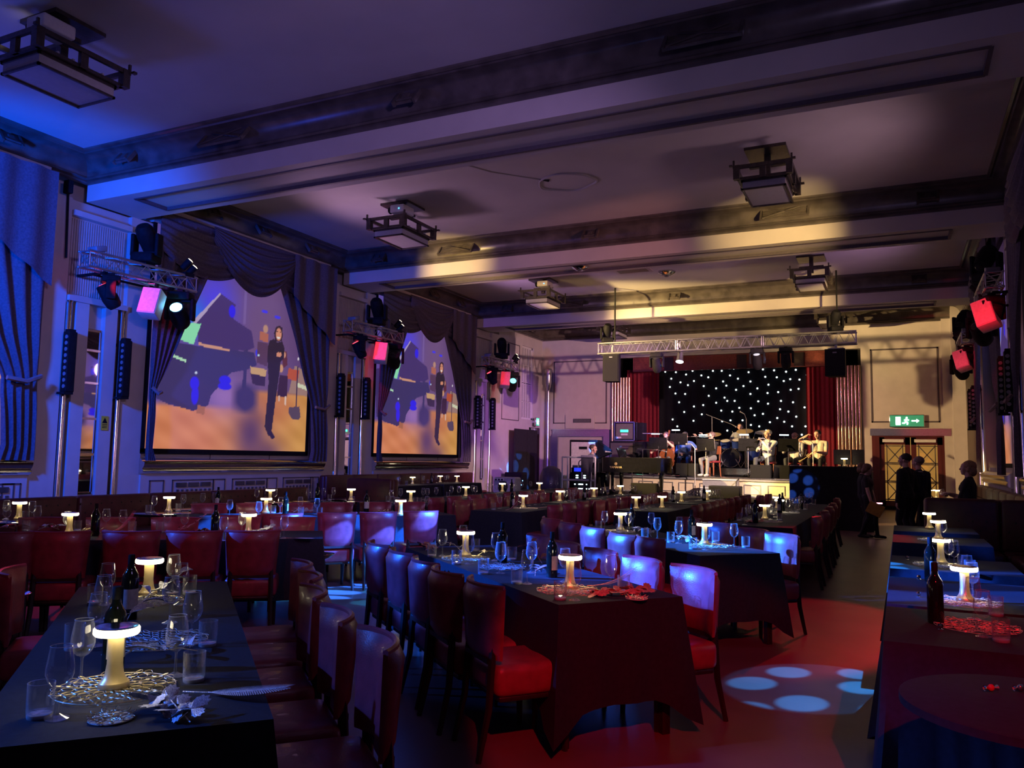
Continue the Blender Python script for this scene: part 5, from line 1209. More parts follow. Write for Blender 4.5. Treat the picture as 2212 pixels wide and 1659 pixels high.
# ---- drum kit
p = ony(1588,1000,25.4); DX, DY, DZ = p.x, 25.6, ZD+.25
MB_ = MB().box(DX-1.1, DX+1.2, DY-.9, DY+1.4, ZD, DZ); r_ = MB_.build('drum_riser', K['black'], smooth=False); tag(r_, 'low black riser under the drum kit with a shining front edge', 'riser')
MB().box(DX-1.1, DX+1.2, DY-.93, DY-.9, ZD+.03, DZ-.02).build('front_edge', K['chrome'], r_, smooth=False)
t = thing('drum_kit', 'blue sparkle drum kit in the middle of the band', 'drum kit', (DX, DY, DZ))
blu = mat('blue_sparkle', (.03,.06,.28), .25, .3, var=.6, scale=140); dh = mat('drum_head', (.02,.02,.03), .4)
def drum(c, r, d, name, axis=None, tilt=0):
    R_ = axis or RX(tilt); m = MB(); m.lathe([(r,-d/2),(r,d/2)], 24, c, R_, cap=False); o = m.build(name, blu, t)
    m = MB(); m.lathe([(r*.97,d/2),(.001,d/2)], 24, c, R_, cap=False); m.lathe([(r*.97,-d/2),(.001,-d/2)], 24, c, R_, cap=False); m.build('head', dh if r > .25 else K['white'], o)
    m = MB()
    for s in (-1,1): m.tube([Vector(c)+R_@Vector((r*1.02*math.cos(2*PI*i/24), r*1.02*math.sin(2*PI*i/24), s*d/2)) for i in range(24)], .012, 5, close=True)
    m.build('hoop', K['chrome'], o)
drum((-.1,-.2,.29), .28, .42, 'bass_drum', RX(PI/2)); drum((-.32,-.05,.72), .155, .22, 'rack_tom', None, .35); drum((.05,-.08,.74), .165, .24, 'rack_tom', None, .35); drum((.5,.1,.42), .21, .4, 'floor_tom'); drum((-.5,.3,.6), .18, .15, 'snare_drum')
for x, y, h_, rr, tl_ in ((.3,-.2,1.12,.25,.35),(-.72,.0,1.02,.26,.3),(.78,.2,1.1,.24,.3),(-.62,.42,.85,.18,0)):
    m = MB(); m.tube([(x,y,0),(x,y,h_)], .012, 6); 
    for a in (0,2.1,4.2): m.tube([(x,y,.2),(x+.2*math.cos(a),y+.2*math.sin(a),0)], .009, 5)
    cs = m.build('cymbal_stand', K['chrome'], t); m = MB(); m.lathe([(.001,.03),(.05,.02),(rr,0),(rr,-.004),(.05,.012)], 26, (x,y,h_), RX(tl_), cap=False); m.build('cymbal', K['brass'], cs)
m = MB(); m.tube([(.2,-.45,0),(.05,-.42,.25)], .02, 6); m.tube([(-.4,-.45,0),(-.25,-.42,.25)], .02, 6); m.build('bass_drum_spurs', K['chrome'], t)
# ---- cabinets, cases, coolers, rails, monitors
def cabinet(name, label, cat, x0, x1, y, d, z0, z1, body, extra=None, group=None, rz=0):
    t = thing(name, label, cat, ((x0+x1)/2, y, z0), rz, group); w_ = x1-x0; h = z1-z0
    MB().rbox((0, d/2, h/2), (w_, d, h), .02).build('body', body, t)
    return t, w_, h
t, w_, h = cabinet('bass_cabinet', 'big black bass cabinet beneath the silver edged flight case', 'speaker', -8.36,-7.53, 24.5,.6, ZD, 2.12, K['black'])
MB().box(-w_/2+.05,w_/2-.05,-.012,0,.06,h-.06).build('grille', mat('brown_grille', (.075,.06,.045), .8, var=.3, scale=200), t, smooth=False)
MB().box(-.12,.05,-.02,-.01,h*.68,h*.74).build('badge', K['chrome'], t, smooth=False)
t, w_, h = cabinet('flight_case', 'silver edged flight case with green lit display on bass cabinet', 'flight case', -8.18,-7.53, 24.5,.6, 2.14, 2.72, K['black'])
m = MB()
for x in (-w_/2,w_/2): m.box(x-.02,x+.02,-.02,.02,0,h)
for z in (0,h): m.box(-w_/2,w_/2,-.02,.02,z-.018,z+.018)
m.build('edge_trim', K['chrome'], t, smooth=False); MB().box(-w_/2+.05,w_/2-.05,-.01,0,.05,h-.05).build('rack_front', mat('olive_front', (.12,.11,.09), .6), t, smooth=False)
MB().rbox((0,-.015,h*.52), (.26,.02,.08), .03).build('display', emat('green_display', (.05,1,.45), 2.2), t); MB().box(-.11,.11,-.015,-.01,h*.28,h*.38).build('paper_label', K['label'], t, smooth=False); MB().box(-.24,-.1,-.015,-.01,h*.12,h*.2).build('paper_label', K['label'], t, smooth=False)
t = thing('rack_lid', 'open black lid leaning beside the silver edged flight case', 'case lid', (-7.38, 24.6, 2.14)); MB().rbox((0,.2,.29), (.22,.4,.56), .02).build('panel', K['black'], t); MB().box(-.12,-.1,0,.4,.0,.58).build('edge', K['chrome'], t, smooth=False)
MB_ = MB().box(-8.2,-7.2,24.55,25.1,ZD,2.12); o = MB_.build('speaker_plinth', K['black'], smooth=False); tag(o, 'plain black plinth behind the bass cabinet', 'plinth')
t, w_, h = cabinet('bass_bin', 'white fronted bass bin framed in black behind the pianist', 'speaker', -9.2,-8.3, 23.2,.5, ZP+.5, 2.12, K['black'])
MB().box(-w_/2+.06,w_/2-.06,-.012,0,.05,h-.07).build('white_front', mat('pale_front', (.66,.58,.54), .5), t, smooth=False); MB().box(-.13,.13,-.02,-.01,h*.72,h*.8).build('name_plate', K['black'], t, smooth=False)
m = MB(); m.lathe([(.14,0),(.14,.015),(.001,.02)], 24, (.0,-.01,h*.3), RX(PI/2), cap=False); pr_ = m.build('port_ring', K['black'], t); m = MB(); m.lathe([(.115,.02),(.001,.03)], 24, (.0,-.012,h*.3), RX(PI/2), cap=False); m.build('port', K['white'], pr_)
m = MB(); m.prism([(w_/2,h*.95),(w_/2+.38,h*.72),(w_/2+.38,h*.6),(w_/2,h*.45)], .02, .3, 'y'); m.build('horn', K['black'], t, smooth=False)
MB_ = MB().box(-9.2,-8.3,23.2,23.7,ZP,ZP+.5); o = MB_.build('bin_plinth', K['black'], smooth=False); tag(o, 'black plinth carrying the white fronted bass bin', 'plinth')
# rail with equipment rack
t = thing('guard_rail', 'pale lilac metal guard rail in front of the glowing rack', 'rail', (-7.9, 20.6, ZP)); W2 = .48; zt = 1.58-ZP; zm = zt-.62
for x in (-W2,-W2+.16,.1,W2-.12,W2): MB().tube([(x,0,0 if abs(x) > .3 else zm),(x,0,zt)], .022, 6).build('post', K['white'], t)
for z in (zm, zt): MB().tube([(-W2,0,z),(W2,0,z)], .024, 6).build('rail_bar', K['white'], t)
t, w_, h = cabinet('equipment_rack', 'black rack with rows of white blue status lights behind rail', 'rack', -8.15,-7.6, 20.85,.5, ZP, ZP+.55, K['black'])
le = emat('rack_led', (.7,.95,1), 5)
for x, z, s in ((-.16,.5,.07),(.06,.5,.07),(-.16,.44,.07),(.06,.44,.07),(-.12,.38,.04),(-.05,.26,.14),(-.05,.14,.14),(-.22,.26,.04),(-.22,.14,.04),(.12,.26,.03),(.12,.14,.03),(.2,.14,.03)): MB().rbox((x,-.01,z), (s,.02,.03), .01).build('status_light', le, t)
t, w_, h = cabinet('mixing_desk', 'small dark mixing desk with blue screen on the rack', 'mixer', -8.2,-7.5, 20.8,.45, ZP+.56, ZP+.72, K['black']); MB().obox((0,-.01,.1), (.5,.02,.1)).build('blue_screen', emat('mixer_blue', (.02,.04,.9), 1.2), t, smooth=False)
MB().box(-.3,.1,-.02,.3,.16,.22).build('laptop', K['grey'], t, smooth=False)
t = thing('draped_jacket', 'dark jacket hanging over the guard rail beside pianist', 'jacket', (-7.62, 20.58, 1.6))
def jk(u, v): return (-.18+.36*u+.08*(v)*math.sin(u*5), -.06-.03*math.sin(u*8)*v, -.02-.55*v*(.7+.5*u))
MB().grid(jk, 12, 10).build('fabric', mat('jacket_grey', (.08,.075,.10), .8), t); MB().tube([(-.18+.36*u/8, -.05-.0, -.0) for u in range(9)], .04, 6).build('folded_top', mat('jacket_lilac', (.3,.27,.36), .8), t)
t = thing('covered_stool', 'rounded dark padded cover on the dais beside the rail', 'cover', (-8.75, 20.7, ZP)); MB().lathe([(.30,0),(.34,.2),(.33,.45),(.24,.66),(.1,.74),(.001,.75)], 20, cap=False).build('cover', mat('cover_purple', (.10,.08,.13), .35), t); MB().lathe([(.35,.0),(.35,.04)], 20).build('hem', K['black'], t)
def cooler(px0, px1, py0, py1, y, label):
    a, b = ony(px0, py0, y), ony(px1, py1, y); z0 = ZP if a.x > -10.3 else 0; w_ = b.x-a.x; h = a.z-z0
    t = thing('air_cooler', label, 'air cooler', ((a.x+b.x)/2, y, z0), 0, 'portable air coolers')
    MB().rbox((0,.2,h/2), (w_,.4,h), .05).build('body', mat('cooler_%s' % px0, (.5,.52,.5), .45), t)
    MB().prism([(-w_/2+.02,h*.45),(w_/2-.02,h*.9),(w_/2-.02,h*.05),(-w_/2+.02,h*.05)], -.02, 0, 'y').build('front_panel', K['white'], t, smooth=False)
    m = MB(); m.lathe([(.0,0),(h*.32,0),(h*.34,.02)], 28, (-.02,-.02,h*.42), RX(PI/2), cap=False); g = m.build('fan_ring', K['grey'], t)
    for i in range(8):
        zz = h*.42-h*.28+i*h*.08; hw = math.sqrt(max(0.01,(h*.31)**2-(zz-h*.42)**2)); MB().box(-.02-hw,-.02+hw,-.05,-.03,zz,zz+.018).build('slat', K['black'], g, smooth=False)
    MB().rbox((-w_*.2,-.03,h*.85), (w_*.5,.04,h*.16), .03).build('control_panel', K['white'], t)
    m = MB(); [m.lathe([(.025,0),(.02,.02),(.001,.022)], 12, (-w_*.2+k*w_*.14,-.05,h*.85), RX(PI/2), cap=False) for k in (-1,0,1)]; m.build('dials', K['black'], t)
cooler(1172,1218,1025,1065,22.0,'pale portable air cooler with round grille by the doorway'); cooler(1066,1112,1030,1062,19.2,'air cooler turned blue by light before the black flats')
t = thing('black_flat', 'tall black flats standing beside the open side doorway', 'flat', (XL+.35, 28.0, 0), 0)
for i, (y0, y1) in enumerate(((-.95,.1),(.12,1.05))): MB().box(-.03,.03,y0,y1,.02,2.62).build('panel', K['blackdrape'], t, smooth=False)
for y in (-.8,.9): MB().box(-.25,.2,y-.03,y+.03,0,.05).build('foot', K['black'], t, smooth=False)
t = thing('pa_cabinet', 'dark cabinet on the floor under the third truss', 'speaker', (XL+.5, 26.9, 0)); MB().rbox((0,0,.5), (.6,.7,1.0), .03).build('body', K['black'], t); MB().box(.3,.312,-.3,.3,.08,.92).build('grille', K['spk'], t, smooth=False)
for i, z in enumerate((.55,.7)): MB().ball((.32,-.2+.1*i,z), .02, 8, 5).build('status_light', emat('cab_led_%d' % i, (.2,.5,1), 4), t)
def wedge(px, py, y, w_, label, z):
    p = ony(px, py, y); t = thing('stage_monitor', label, 'monitor speaker', (p.x, y, z), 0, 'wedge monitors')
    MB().prism([(-.2,0),(.25,0),(.25,.12),(-.02,.36),(-.2,.36)][::-1], -w_/2, w_/2, 'x').build('cabinet', K['black'], t, smooth=False)
    m = MB(); m.add([(-w_/2+.02,-.205,.02),(w_/2-.02,-.205,.02),(w_/2-.02,-.205,.34),(-w_/2+.02,-.205,.34)], [(0,1,2,3)]); m.build('rear_panel', K['spk'], t, smooth=False)
wedge(1395,1060,20.4,.68,'wedge monitor on the dais facing the pianist',ZP); wedge(1490,1020,23.0,.5,'small wedge monitor at the cellist feet',ZD); wedge(1645,1020,22.45,.52,'small wedge monitor before the clarinettist',ZD); wedge(1485,1000,23.9,.6,'larger dark monitor behind the cello',ZD); wedge(1690,1018,22.6,.4,'dark bag like monitor beside the booth',ZD)
t, w_, h = cabinet('stage_step', 'grey stage steps with pale nosings against the stage front', 'steps', -4.85,-3.95, 21.75,.28, ZP, ZP+.24, K['grey']); MB().box(-w_/2,w_/2,.3,.58,0,.46).build('upper_step', K['grey'], t, smooth=False)
for y, z in ((.0,.24),(.29,.46)): MB().box(-w_/2,w_/2,y-.02,y+.03,z-.01,z+.012).build('nosing', K['white'], t, smooth=False)
m = MB(); m.tube([(w_/2+.03,.05,.0),(w_/2+.03,.1,.42),(w_/2+.03,.5,.5),(w_/2+.03,.56,.0)], .014, 6); m.build('handrail', K['chrome'], t)
t, w_, h = cabinet('guitar_amp', 'low dark combo amplifier in front of the stage steps', 'amplifier', -4.45,-3.65, 20.9,.35, ZP, ZP+.33, K['black']); MB().box(-w_/2+.03,w_/2-.03,-.01,0,.03,.3).build('grille', K['spk'], t, smooth=False)
# ---- draped booth beside the stage
a, b = ony(1705,1006,20.2), ony(1882,1006,20.2)
t = thing('draped_booth', 'tall black draped booth beside the stage', 'booth', (a.x, 20.2, 0)); WD = b.x-a.x
def dr(u, v):
    per = 2.0+WD; s = u*(WD+1.2); x = min(s, WD); y = max(0, s-WD)
    return (x+.03*math.sin(s*11)*v*(1 if s > WD else .3), y-.05*math.sin(s*9)*v*(1 if s <= WD else .2)-.06*v, 1.46*(1-v))
m = MB(); m.grid(dr, 90, 8); m.box(0,WD,0,1.2,1.44,1.46); m.build('drape', K['blackdrape'], t)
MB().box(.02,WD-.02,.02,1.18,0,1.43).build('counter', K['black'], t, smooth=False)
p = ony(1885,1090,19.9); l_ = thing('light_strip', 'thin pink glowing strip low on the draped booth', 'light strip', (p.x, 19.95, .66)); MB().box(-.2,.2,-.02,.02,-.015,.015).build('tube', emat('pink_strip', (1,.42,.55), 2.5), l_, smooth=False); MB().box(-.21,.21,.02,.05,-.02,.02).build('housing', K['black'], l_, smooth=False); MB().box(-.03,.03,.05,.22,-.62,-.0).build('bracket', K['black'], l_, smooth=False)
for (p0, p1, lab) in (((1800,972),(1838,1004),'wide dark computer screen on the draped booth'),((1840,972),(1868,1004),'second dark screen on the booth beside the lamp')):
    a, b = ony(*p0, 20.7), ony(*p1, 20.7); t = thing('computer_screen', lab, 'monitor', ((a.x+b.x)/2, 20.7, 1.46), 0, 'booth screens')
    MB().rbox((0,0,(a.z-1.46)/2+.03), (b.x-a.x-.01,.04,a.z-1.46-.04), .01).build('display', mat('dim_screen_%d' % p0[0], (.10,.085,.065), .5), t); MB().box(-.02,.02,-.01,.05,0,.1).build('stand', K['black'], t, smooth=False); MB().box(-.1,.1,-.06,.08,0,.012).build('foot', K['black'], t, smooth=False)
p = ony(1824,1003,20.35); put('lamp', (p.x, 20.35, 1.462), 0, 'lit mushroom lamp alone on the draped booth')
for k, (px, zz) in enumerate(((1715,0),(1735,0))):
    p = ony(px, 1003, 20.4); t = thing('sheet_stack', 'small stack of papers on the booth corner, %s from the stage' % ORD[k], 'papers', (p.x, 20.4, 1.46), k*.4, 'paper stacks'); MB().box(-.08,.08,-.1,.1,0,.015).build('pages', K['paper'], t, smooth=False); MB().box(-.08,.08,-.1,.1,.015,.018).build('cover', K['redlabel'], t, smooth=False)
# small lights and boxes under beams
for px, py, lab in ((1253,577,'smoke detector box under the second beam'),(1440,588,'star shaped ventilator under the second beam')):
    p = onz(px, py, ZS+.03); t = thing('beam_fitting', lab, 'ceiling fitting', (p.x, p.y, ZS+.05), 0)
    MB().lathe([(.1,-.1),(.22,-.03),(.22,0)], 6 if px < 1400 else 8).build('housing', K['chrome'], t); MB().lathe([(.05,-.13),(.06,-.1)], 8).build('cap', K['lantern'], t)
p = onz(1365,583,ZS+.03); t = thing('air_grille', 'dark square air grille in the second beam soffit', 'air vent', (p.x, p.y, ZS+.045)); MB().box(-.45,.45,-.3,.3,-.03,0).build('frame', K['beam'], t, smooth=False); MB().box(-.36,.36,-.22,.22,-.035,-.028).build('louvre', K['bronze'], t, smooth=False)
# ------------------------------------------------------------------ people: one continuous body each, remeshed from tapered limbs
SKINM = {'fair': mat('fair_skin', (.66,.38,.29), .5, var=.05), 'tan': mat('tan_skin', (.50,.27,.18), .5, var=.05)}
EYE_W, EYE_D, LIP = mat('eye_white', (.75,.73,.7), .3), mat('eye_dark', (.03,.02,.015), .3), mat('lip', (.45,.16,.14), .5)
HAIRM = {}
def ik(a, b, l1, l2, pole):
    """elbow/knee between a and b"""
    a, b = Vector(a), Vector(b); d = b-a; L_ = min(d.length, (l1+l2)*.999); u = d.normalized(); b = a+u*L_
    x = (l1*l1-l2*l2+L_*L_)/(2*L_); h = math.sqrt(max(0, l1*l1-x*x)); p = Vector(pole); p = (p-u*p.dot(u)).normalized()
    return a+u*x+p*h, b
def person(label, loc, face, H, cols, hair, hands, sit=None, feet=None, head=(0,0,0), lean=0.0, sleeve=1.0, group=None, female=False, glasses=False, beard=False, hip_w=1.0, spread=.12, back_hair=False):
    """local frame: +X is where the body faces, +Y its left. cols: shirt, trouser, shoe, skin key. hands: (left, right) targets or None"""
    s = H/1.75; t = thing('person', label, 'person', loc, face, group)
    shirt, trou, shoe, sk = cols
    mats = [SKINM[sk], shirt, trou, shoe]; caps = []
    def cap(a, ra, b, rb, m, sq=None): caps.append((Vector(a), ra, Vector(b), rb, m, sq))
    z0 = (sit+.085) if sit else .93*s
    pel = Vector((0,0,z0)); R_ = RY(lean)
    def up(x, y, z): return pel+R_@Vector((x*s, y*s, z*s))
    hw = .088*hip_w; shw = .165 if female else .195
    cap(up(0,-hw*.75,.0), .105*s*hip_w, up(0,hw*.75,.0), .105*s*hip_w, 2); cap(up(0,0,.02), .125*s*hip_w, up(0,0,.14), .115*s, 1)
    cap(up(.0,-.06,.14), .105*s, up(.0,-.085,.36), .11*s, 1); cap(up(.0,.06,.14), .105*s, up(.0,.085,.36), .11*s, 1)
    cap(up(-.01,-shw+.05,.43), .07*s, up(-.01,shw-.05,.43), .07*s, 1); cap(up(-.015,0,.40), .10*s, up(-.015,0,.47), .07*s, 1)
    if female:
        for q in (-1,1): cap(up(.075,q*.065,.32), .06*s, up(.06,q*.06,.36), .06*s, 1)
    nk = up(-.01,0,.50); yaw, pit, rol = head
    HR = RZ(yaw)@RY(pit)@RX(rol); hb = nk+R_@Vector((.012*s,0,.085*s))
    cap(up(-.015,0,.46), .058*s, hb, .05*s, 0)
    def hd(x, y, z): return hb+HR@Vector((x*s, y*s, z*s))
    cap(hd(-.015,0,.085), .083*s, hd(.03,0,.09), .075*s, 0); cap(hd(.035,0,.075), .067*s, hd(.058,0,-.005), .042*s, 0); cap(hd(.066,0,-.02), .026*s, hd(.07,0,-.026), .024*s, 0)
    cap(hd(.102,0,.07), .009*s, hd(.115,0,.036), .015*s, 0)
    for q in (-1,1): cap(hd(-.005,q*.079,.065), .013*s, hd(.0,q*.079,.035), .011*s, 0); cap(hd(.06,q*.036,.045), .03*s, hd(.06,q*.03,.03), .03*s, 0)
    # legs
    for q, key in ((1,0),(-1,1)):
        hp = up(0,q*hw,-.02)
        if feet: ft = Vector(feet[key])
        elif sit: ft = Vector((.42*s, q*spread, .07))
        else: ft = Vector((.0, q*.10*s, .075*s))
        kn, ft = ik(hp, ft, .43*s, .425*s, (1, q*.12, .35 if sit else 0))
        cap(hp, .088*s*hip_w, kn, .058*s, 2); cap(kn, .058*s, kn+(ft-kn)*.35+Vector((-.012,0,0)), .056*s, 2); cap(kn+(ft-kn)*.35+Vector((-.012,0,0)), .056*s, ft, .042*s, 2)
        d = Vector((1, q*.18, 0)).normalized(); b0 = Vector((ft.x, ft.y, max(.045, ft.z-.03)))
        cap(b0-d*.045*s, .04*s, b0+d*.12*s-Vector((0,0,.008)), .036*s, 3); cap(b0+d*.12*s-Vector((0,0,.008)), .036*s, b0+d*.165*s-Vector((0,0,.012)), .03*s, 3)
    # arms and hands
    for q, key in ((1,0),(-1,1)):
        sh = up(-.01, q*shw, .425); tg = hands[key] if hands and hands[key] is not None else None
        if tg is None: tg = (sh.x+.04*s, sh.y+q*.06*s, sh.z-.57*s)
        tg = Vector(tg); pole = (-.6, q*.7, -.75)
        el, wr = ik(sh, tg, .285*s, .26*s, pole)
        cut = sleeve
        cap(sh, .062*s, el, .046*s, 1) if cut >= .5 else (cap(sh, .064*s, sh+(el-sh)*.6, .056*s, 1), cap(sh+(el-sh)*.6, .044*s, el, .041*s, 0))
        fm = 1 if cut >= 1 else 0; cap(el, .044*s, wr, .031*s if not fm else .036*s, fm)
        f = (wr-el).normalized(); side = f.cross(Vector((0,0,1))); side = side.normalized() if side.length > .05 else Vector((0,1,0)); dn = side.cross(f)
        if dn.z > 0: dn = -dn
        side = -side if side.y*q > 0 else side          # thumb side turns inward
        wid = side
        p0, p1 = wr+f*.015*s, wr+f*.075*s
        for k in (-1,0,1): cap(p0+wid*k*.014*s, .017*s, p1+wid*k*.024*s, .016*s, 0)
        for k, ln in ((-1.5,.062),(-.5,.074),(.5,.08),(1.5,.07)):
            a = wr+f*.085*s+wid*k*.0195*s; b = a+(f*.8+dn*.55)*ln*.5*s; c = b+(f*.35+dn*.9)*ln*.5*s
            cap(a, .0105*s, b, .0098*s, 0); cap(b, .0098*s, c, .0085*s, 0)
        a = wr+f*.03*s+wid*.028*s; b = a+(f*.6+wid*.75+dn*.2)*.04*s; c = b+(f*.9+dn*.35)*.03*s
        cap(a, .014*s, b, .0115*s, 0); cap(b, .0115*s, c, .0095*s, 0)
    # union by voxel remesh
    mb = MB()
    for a, ra, b, rb, m_, sq in caps:
        d = b-a; L_ = d.length; u = d.normalized() if L_ > 1e-6 else Vector((0,0,1)); pts = []; rs = []
        for k in (-1,-.85,-.5,0): pts.append(a+u*ra*k); rs.append(ra*math.sqrt(max(.004,1-k*k)))
        for k in (0,.5,.85,1): pts.append(b+u*rb*k); rs.append(rb*math.sqrt(max(.004,1-k*k)))
        mb.tube(pts, rs, 10)
    tmp = mb.build('tmp_body', [SKINM[sk]], None, smooth=False)
    rm = tmp.modifiers.new('r', 'REMESH'); rm.mode = 'VOXEL'; rm.voxel_size = .0095
    dg = bpy.context.evaluated_depsgraph_get(); me = bpy.data.meshes.new_from_object(tmp.evaluated_get(dg)); bpy.data.objects.remove(tmp)
    bm = bmesh.new(); bm.from_mesh(me); bmesh.ops.smooth_vert(bm, verts=bm.verts, factor=.5, use_axis_x=True, use_axis_y=True, use_axis_z=True); bm.to_mesh(me); bm.free()
    n = len(me.polygons); cc = np.empty(n*3); me.polygons.foreach_get('center', cc); cc = cc.reshape(-1,3); best = np.full(n, 1e9); mi = np.zeros(n, np.int32)
    for a, ra, b, rb, m_, sq in caps:
        A, B = np.array(a), np.array(b); d = B-A; dd = max(1e-9, d@d); tt = np.clip(((cc-A)@d)/dd, 0, 1); ds = np.linalg.norm(cc-(A+tt[:,None]*d), axis=1)-(ra+(rb-ra)*tt)
        w_ = ds < best; best[w_] = ds[w_]; mi[w_] = m_
    me.materials.clear()
    for m_ in mats: me.materials.append(m_)
    me.polygons.foreach_set('material_index', mi); me.shade_smooth(); me.name = 'body'
    bo = bpy.data.objects.new('body', me); C.objects.link(bo); bo.parent = t
    # face and hair
    for q in (-1,1):
        p = hd(.083, q*.031, .062); e = MB().ball(p, .0125*s, 8, 6).build('eye', EYE_W, t); MB().ball(hd(.0935, q*.031, .062), .006*s, 8, 5).build('pupil', EYE_D, e)
    MB().tube([hd(.096,-.022,.001), hd(.101,0,.002), hd(.096,.022,.001)], [.004*s,.007*s,.004*s], 6).build('mouth', LIP, t)
    hc, hk = hair
    hm = HAIRM.setdefault(hc, mat('hair_%d' % len(HAIRM), hc, .55, var=.35, scale=60, stretch=(1,1,.3)))
    m = MB()
    for q in (-1,1): m.tube([hd(.092,q*.05,.085), hd(.1,q*.032,.09), hd(.1,q*.016,.085)], .005*s, 5)
    m.build('eyebrows', hm, t)
    if hk != 'bald':
        m = MB(); r = random.Random(int(H*1000)); rr = .093 if hk == 'short' else .100
        def blob(x, y, z, rx, ry, rz):
            b_ = MB().ball((0,0,0), (rx*s,ry*s,rz*s), 16, 10); vs = [hd(x,y,z)+HR@(Vector(v)*(1+r.uniform(-.025,.025))) for v in b_.v]; m.add(vs, b_.f)
        blob(-.022,0,.108, rr*1.06, rr*.98, rr*.90); hm_o = None
        h_ = m.build('hair', hm, t)
        if hk in ('bob','curly'):
            for (x,y,z,a_) in ((-.06,.055,.03,.055),(-.06,-.055,.03,.055),(-.075,0,.02,.06),(-.02,.075,.05,.04),(-.02,-.075,.05,.04)):
                m = MB(); b_ = MB().ball((0,0,0), (a_*s,a_*s,a_*1.3*s), 10, 8); m.add([hd(x,y,z)+HR@Vector(v) for v in b_.v], b_.f); m.build('hair_lock', hm, h_)
        if hk == 'bun':
            m = MB(); b_ = MB().ball((0,0,0), (.045*s,)*3, 10, 8); m.add([hd(-.125,0,.10)+HR@Vector(v) for v in b_.v], b_.f); m.build('bun', hm, h_)
    else:
        m = MB(); 
        for q in (-1,1):
            b_ = MB().ball((0,0,0), (.05*s,.012*s,.03*s), 10, 6); m = MB(); m.add([hd(-.03,q*.079,.075)+HR@Vector(v) for v in b_.v], b_.f); m.build('side_hair', hm, t)
    if glasses:
        m = MB()
        for q in (-1,1): m.tube([hd(.108,q*.034+.024*math.cos(a)*1.1,.06+.019*math.sin(a)) for a in [2*PI*i/14 for i in range(14)]], .003*s, 5, close=True); m.tube([hd(.106,q*.06,.065), hd(.0,q*.088,.065)], .003*s, 5)
        m.tube([hd(.112,-.01,.064), hd(.112,.01,.064)], .003*s, 5); m.build('glasses', K['black'], t)
    if beard:
        m = MB(); b_ = MB().ball((0,0,0), (.03*s,.045*s,.03*s), 12, 8); m.add([hd(.058,0,-.018)+HR@Vector(v) for v in b_.v], b_.f); m.build('beard', hm, t)
    t['_hd'] = 0; return t
def cl(name, c, r=.8): return mat(name, c, r, var=.12, scale=25, bump=.15, bscale=50)
WHITE_S, GREY_S, BLUE_S = cl('white_shirt', (.72,.70,.68)), cl('grey_shirt', (.30,.32,.34)), cl('blue_shirt', (.07,.13,.34))
MAROON, BLACK_S, NAVY = cl('maroon_top', (.10,.035,.045)), cl('black_top', (.014,.014,.017)), cl('navy_top', (.015,.015,.03))
SILVER_J = cl('grey_dinner_jacket', (.14,.14,.17), .6); DARK_T, JEAN, BLACK_T = cl('charcoal_trousers', (.05,.055,.065)), cl('grey_jeans', (.20,.20,.21)), cl('black_trousers', (.012,.012,.014))
BSHOE, TRAINER = mat('black_shoe', (.015,.014,.014), .35), mat('pale_trainer', (.75,.68,.62), .6)
def stool(x, y, z, face, label, sh=.45, woodc='stage_chair_wood'):
    t = thing('stage_chair', label, 'chair', (x, y, z), face, 'wooden stage chairs'); w_ = K.setdefault('owood', mat('orange_wood', (.36,.11,.045), .4, var=.2, scale=12, stretch=(1,1,.15)))
    MB().rbox((0,0,sh-.03), (.40,.40,.06), .02).build('seat', K['red'], t)
    for sx in (-1,1):
        for sy in (-1,1): MB().tube([(sx*.16,sy*.16,sh-.05),(sx*.19,sy*.18,0)], [.025,.016], 6).build('leg', w_, t)
    MB().rbox((-.2,0,sh+.30), (.04,.38,.24), .015).build('backrest', w_, t)
    for sy in (-1,1): MB().tube([(-.17,sy*.16,sh-.05),(-.2,sy*.16,sh+.3)], .016, 6).build('back_post', w_, t)
F = -PI/2                                               # facing the room
def seat_on(px, y, z): p = ony(px, 1000, y); return (p.x, y, z)
SH = .45
# pianist, side on
person('pianist in dark jacket singing at the grand piano', (PX-.60, PY, ZP), 0, 1.80, (SILVER_J, BLACK_T, BSHOE, 'fair'), ((.10,.06,.05),'short'), ((.40,.20,.82),(.38,-.24,.80)), sit=.50, lean=.16, head=(-.12,.05,0), feet=((.50,.14,.07),(.46,-.13,.07)))
# cellist
x, y, z = seat_on(1440, 23.75, ZD); stool(x, y, z, F, 'wooden chair under the cellist')
person('cellist in maroon top and grey trousers', (x, y, z), F-.15, 1.70, (MAROON, JEAN, BSHOE, 'fair'), ((.10,.07,.07),'bun'), ((.30,.12,1.02),(.34,-.30,.70)), sit=SH, sleeve=.4, female=True, head=(.0,.05,.25), feet=((.36,.34,.07),(.34,-.30,.07)))
t = thing('cello', 'brown cello leaning against the cellist', 'cello', (x+.03, y-.30, z+.08), F-.15); t.rotation_euler = (0,-.30,F-.15)
vn = mat('cello_varnish', (.20,.06,.02), .28, var=.25, coat=.4); o_ = []
for i in range(40):
    a = 2*PI*i/40; yy = math.sin(a); w_ = .2+.035*math.cos(2*a-PI)-.06*math.exp(-(math.cos(a)/.28)**2)-.02*(math.cos(a) > 0)*math.cos(a); o_.append((w_*yy*1.15, .42+.37*math.cos(a)))
MB().prism(o_, -.06, .06, 'x').build('body', vn, t); MB().tube([(.07,0,.75),(.06,0,1.2)], [.02,.014], 8).build('neck', vn, t); MB().rbox((.06,0,1.24), (.04,.05,.12), .015).build('scroll', vn, t)
MB().box(.075,.085,-.02,.02,.45,1.1).build('fingerboard', K['black'], t, smooth=False); MB().tube([(0,0,.05),(0,0,-.05)], .008, 6).build('spike', K['steel'], t); MB().box(.06,.10,-.045,.045,.36,.375).build('bridge', K['label'], t, smooth=False)
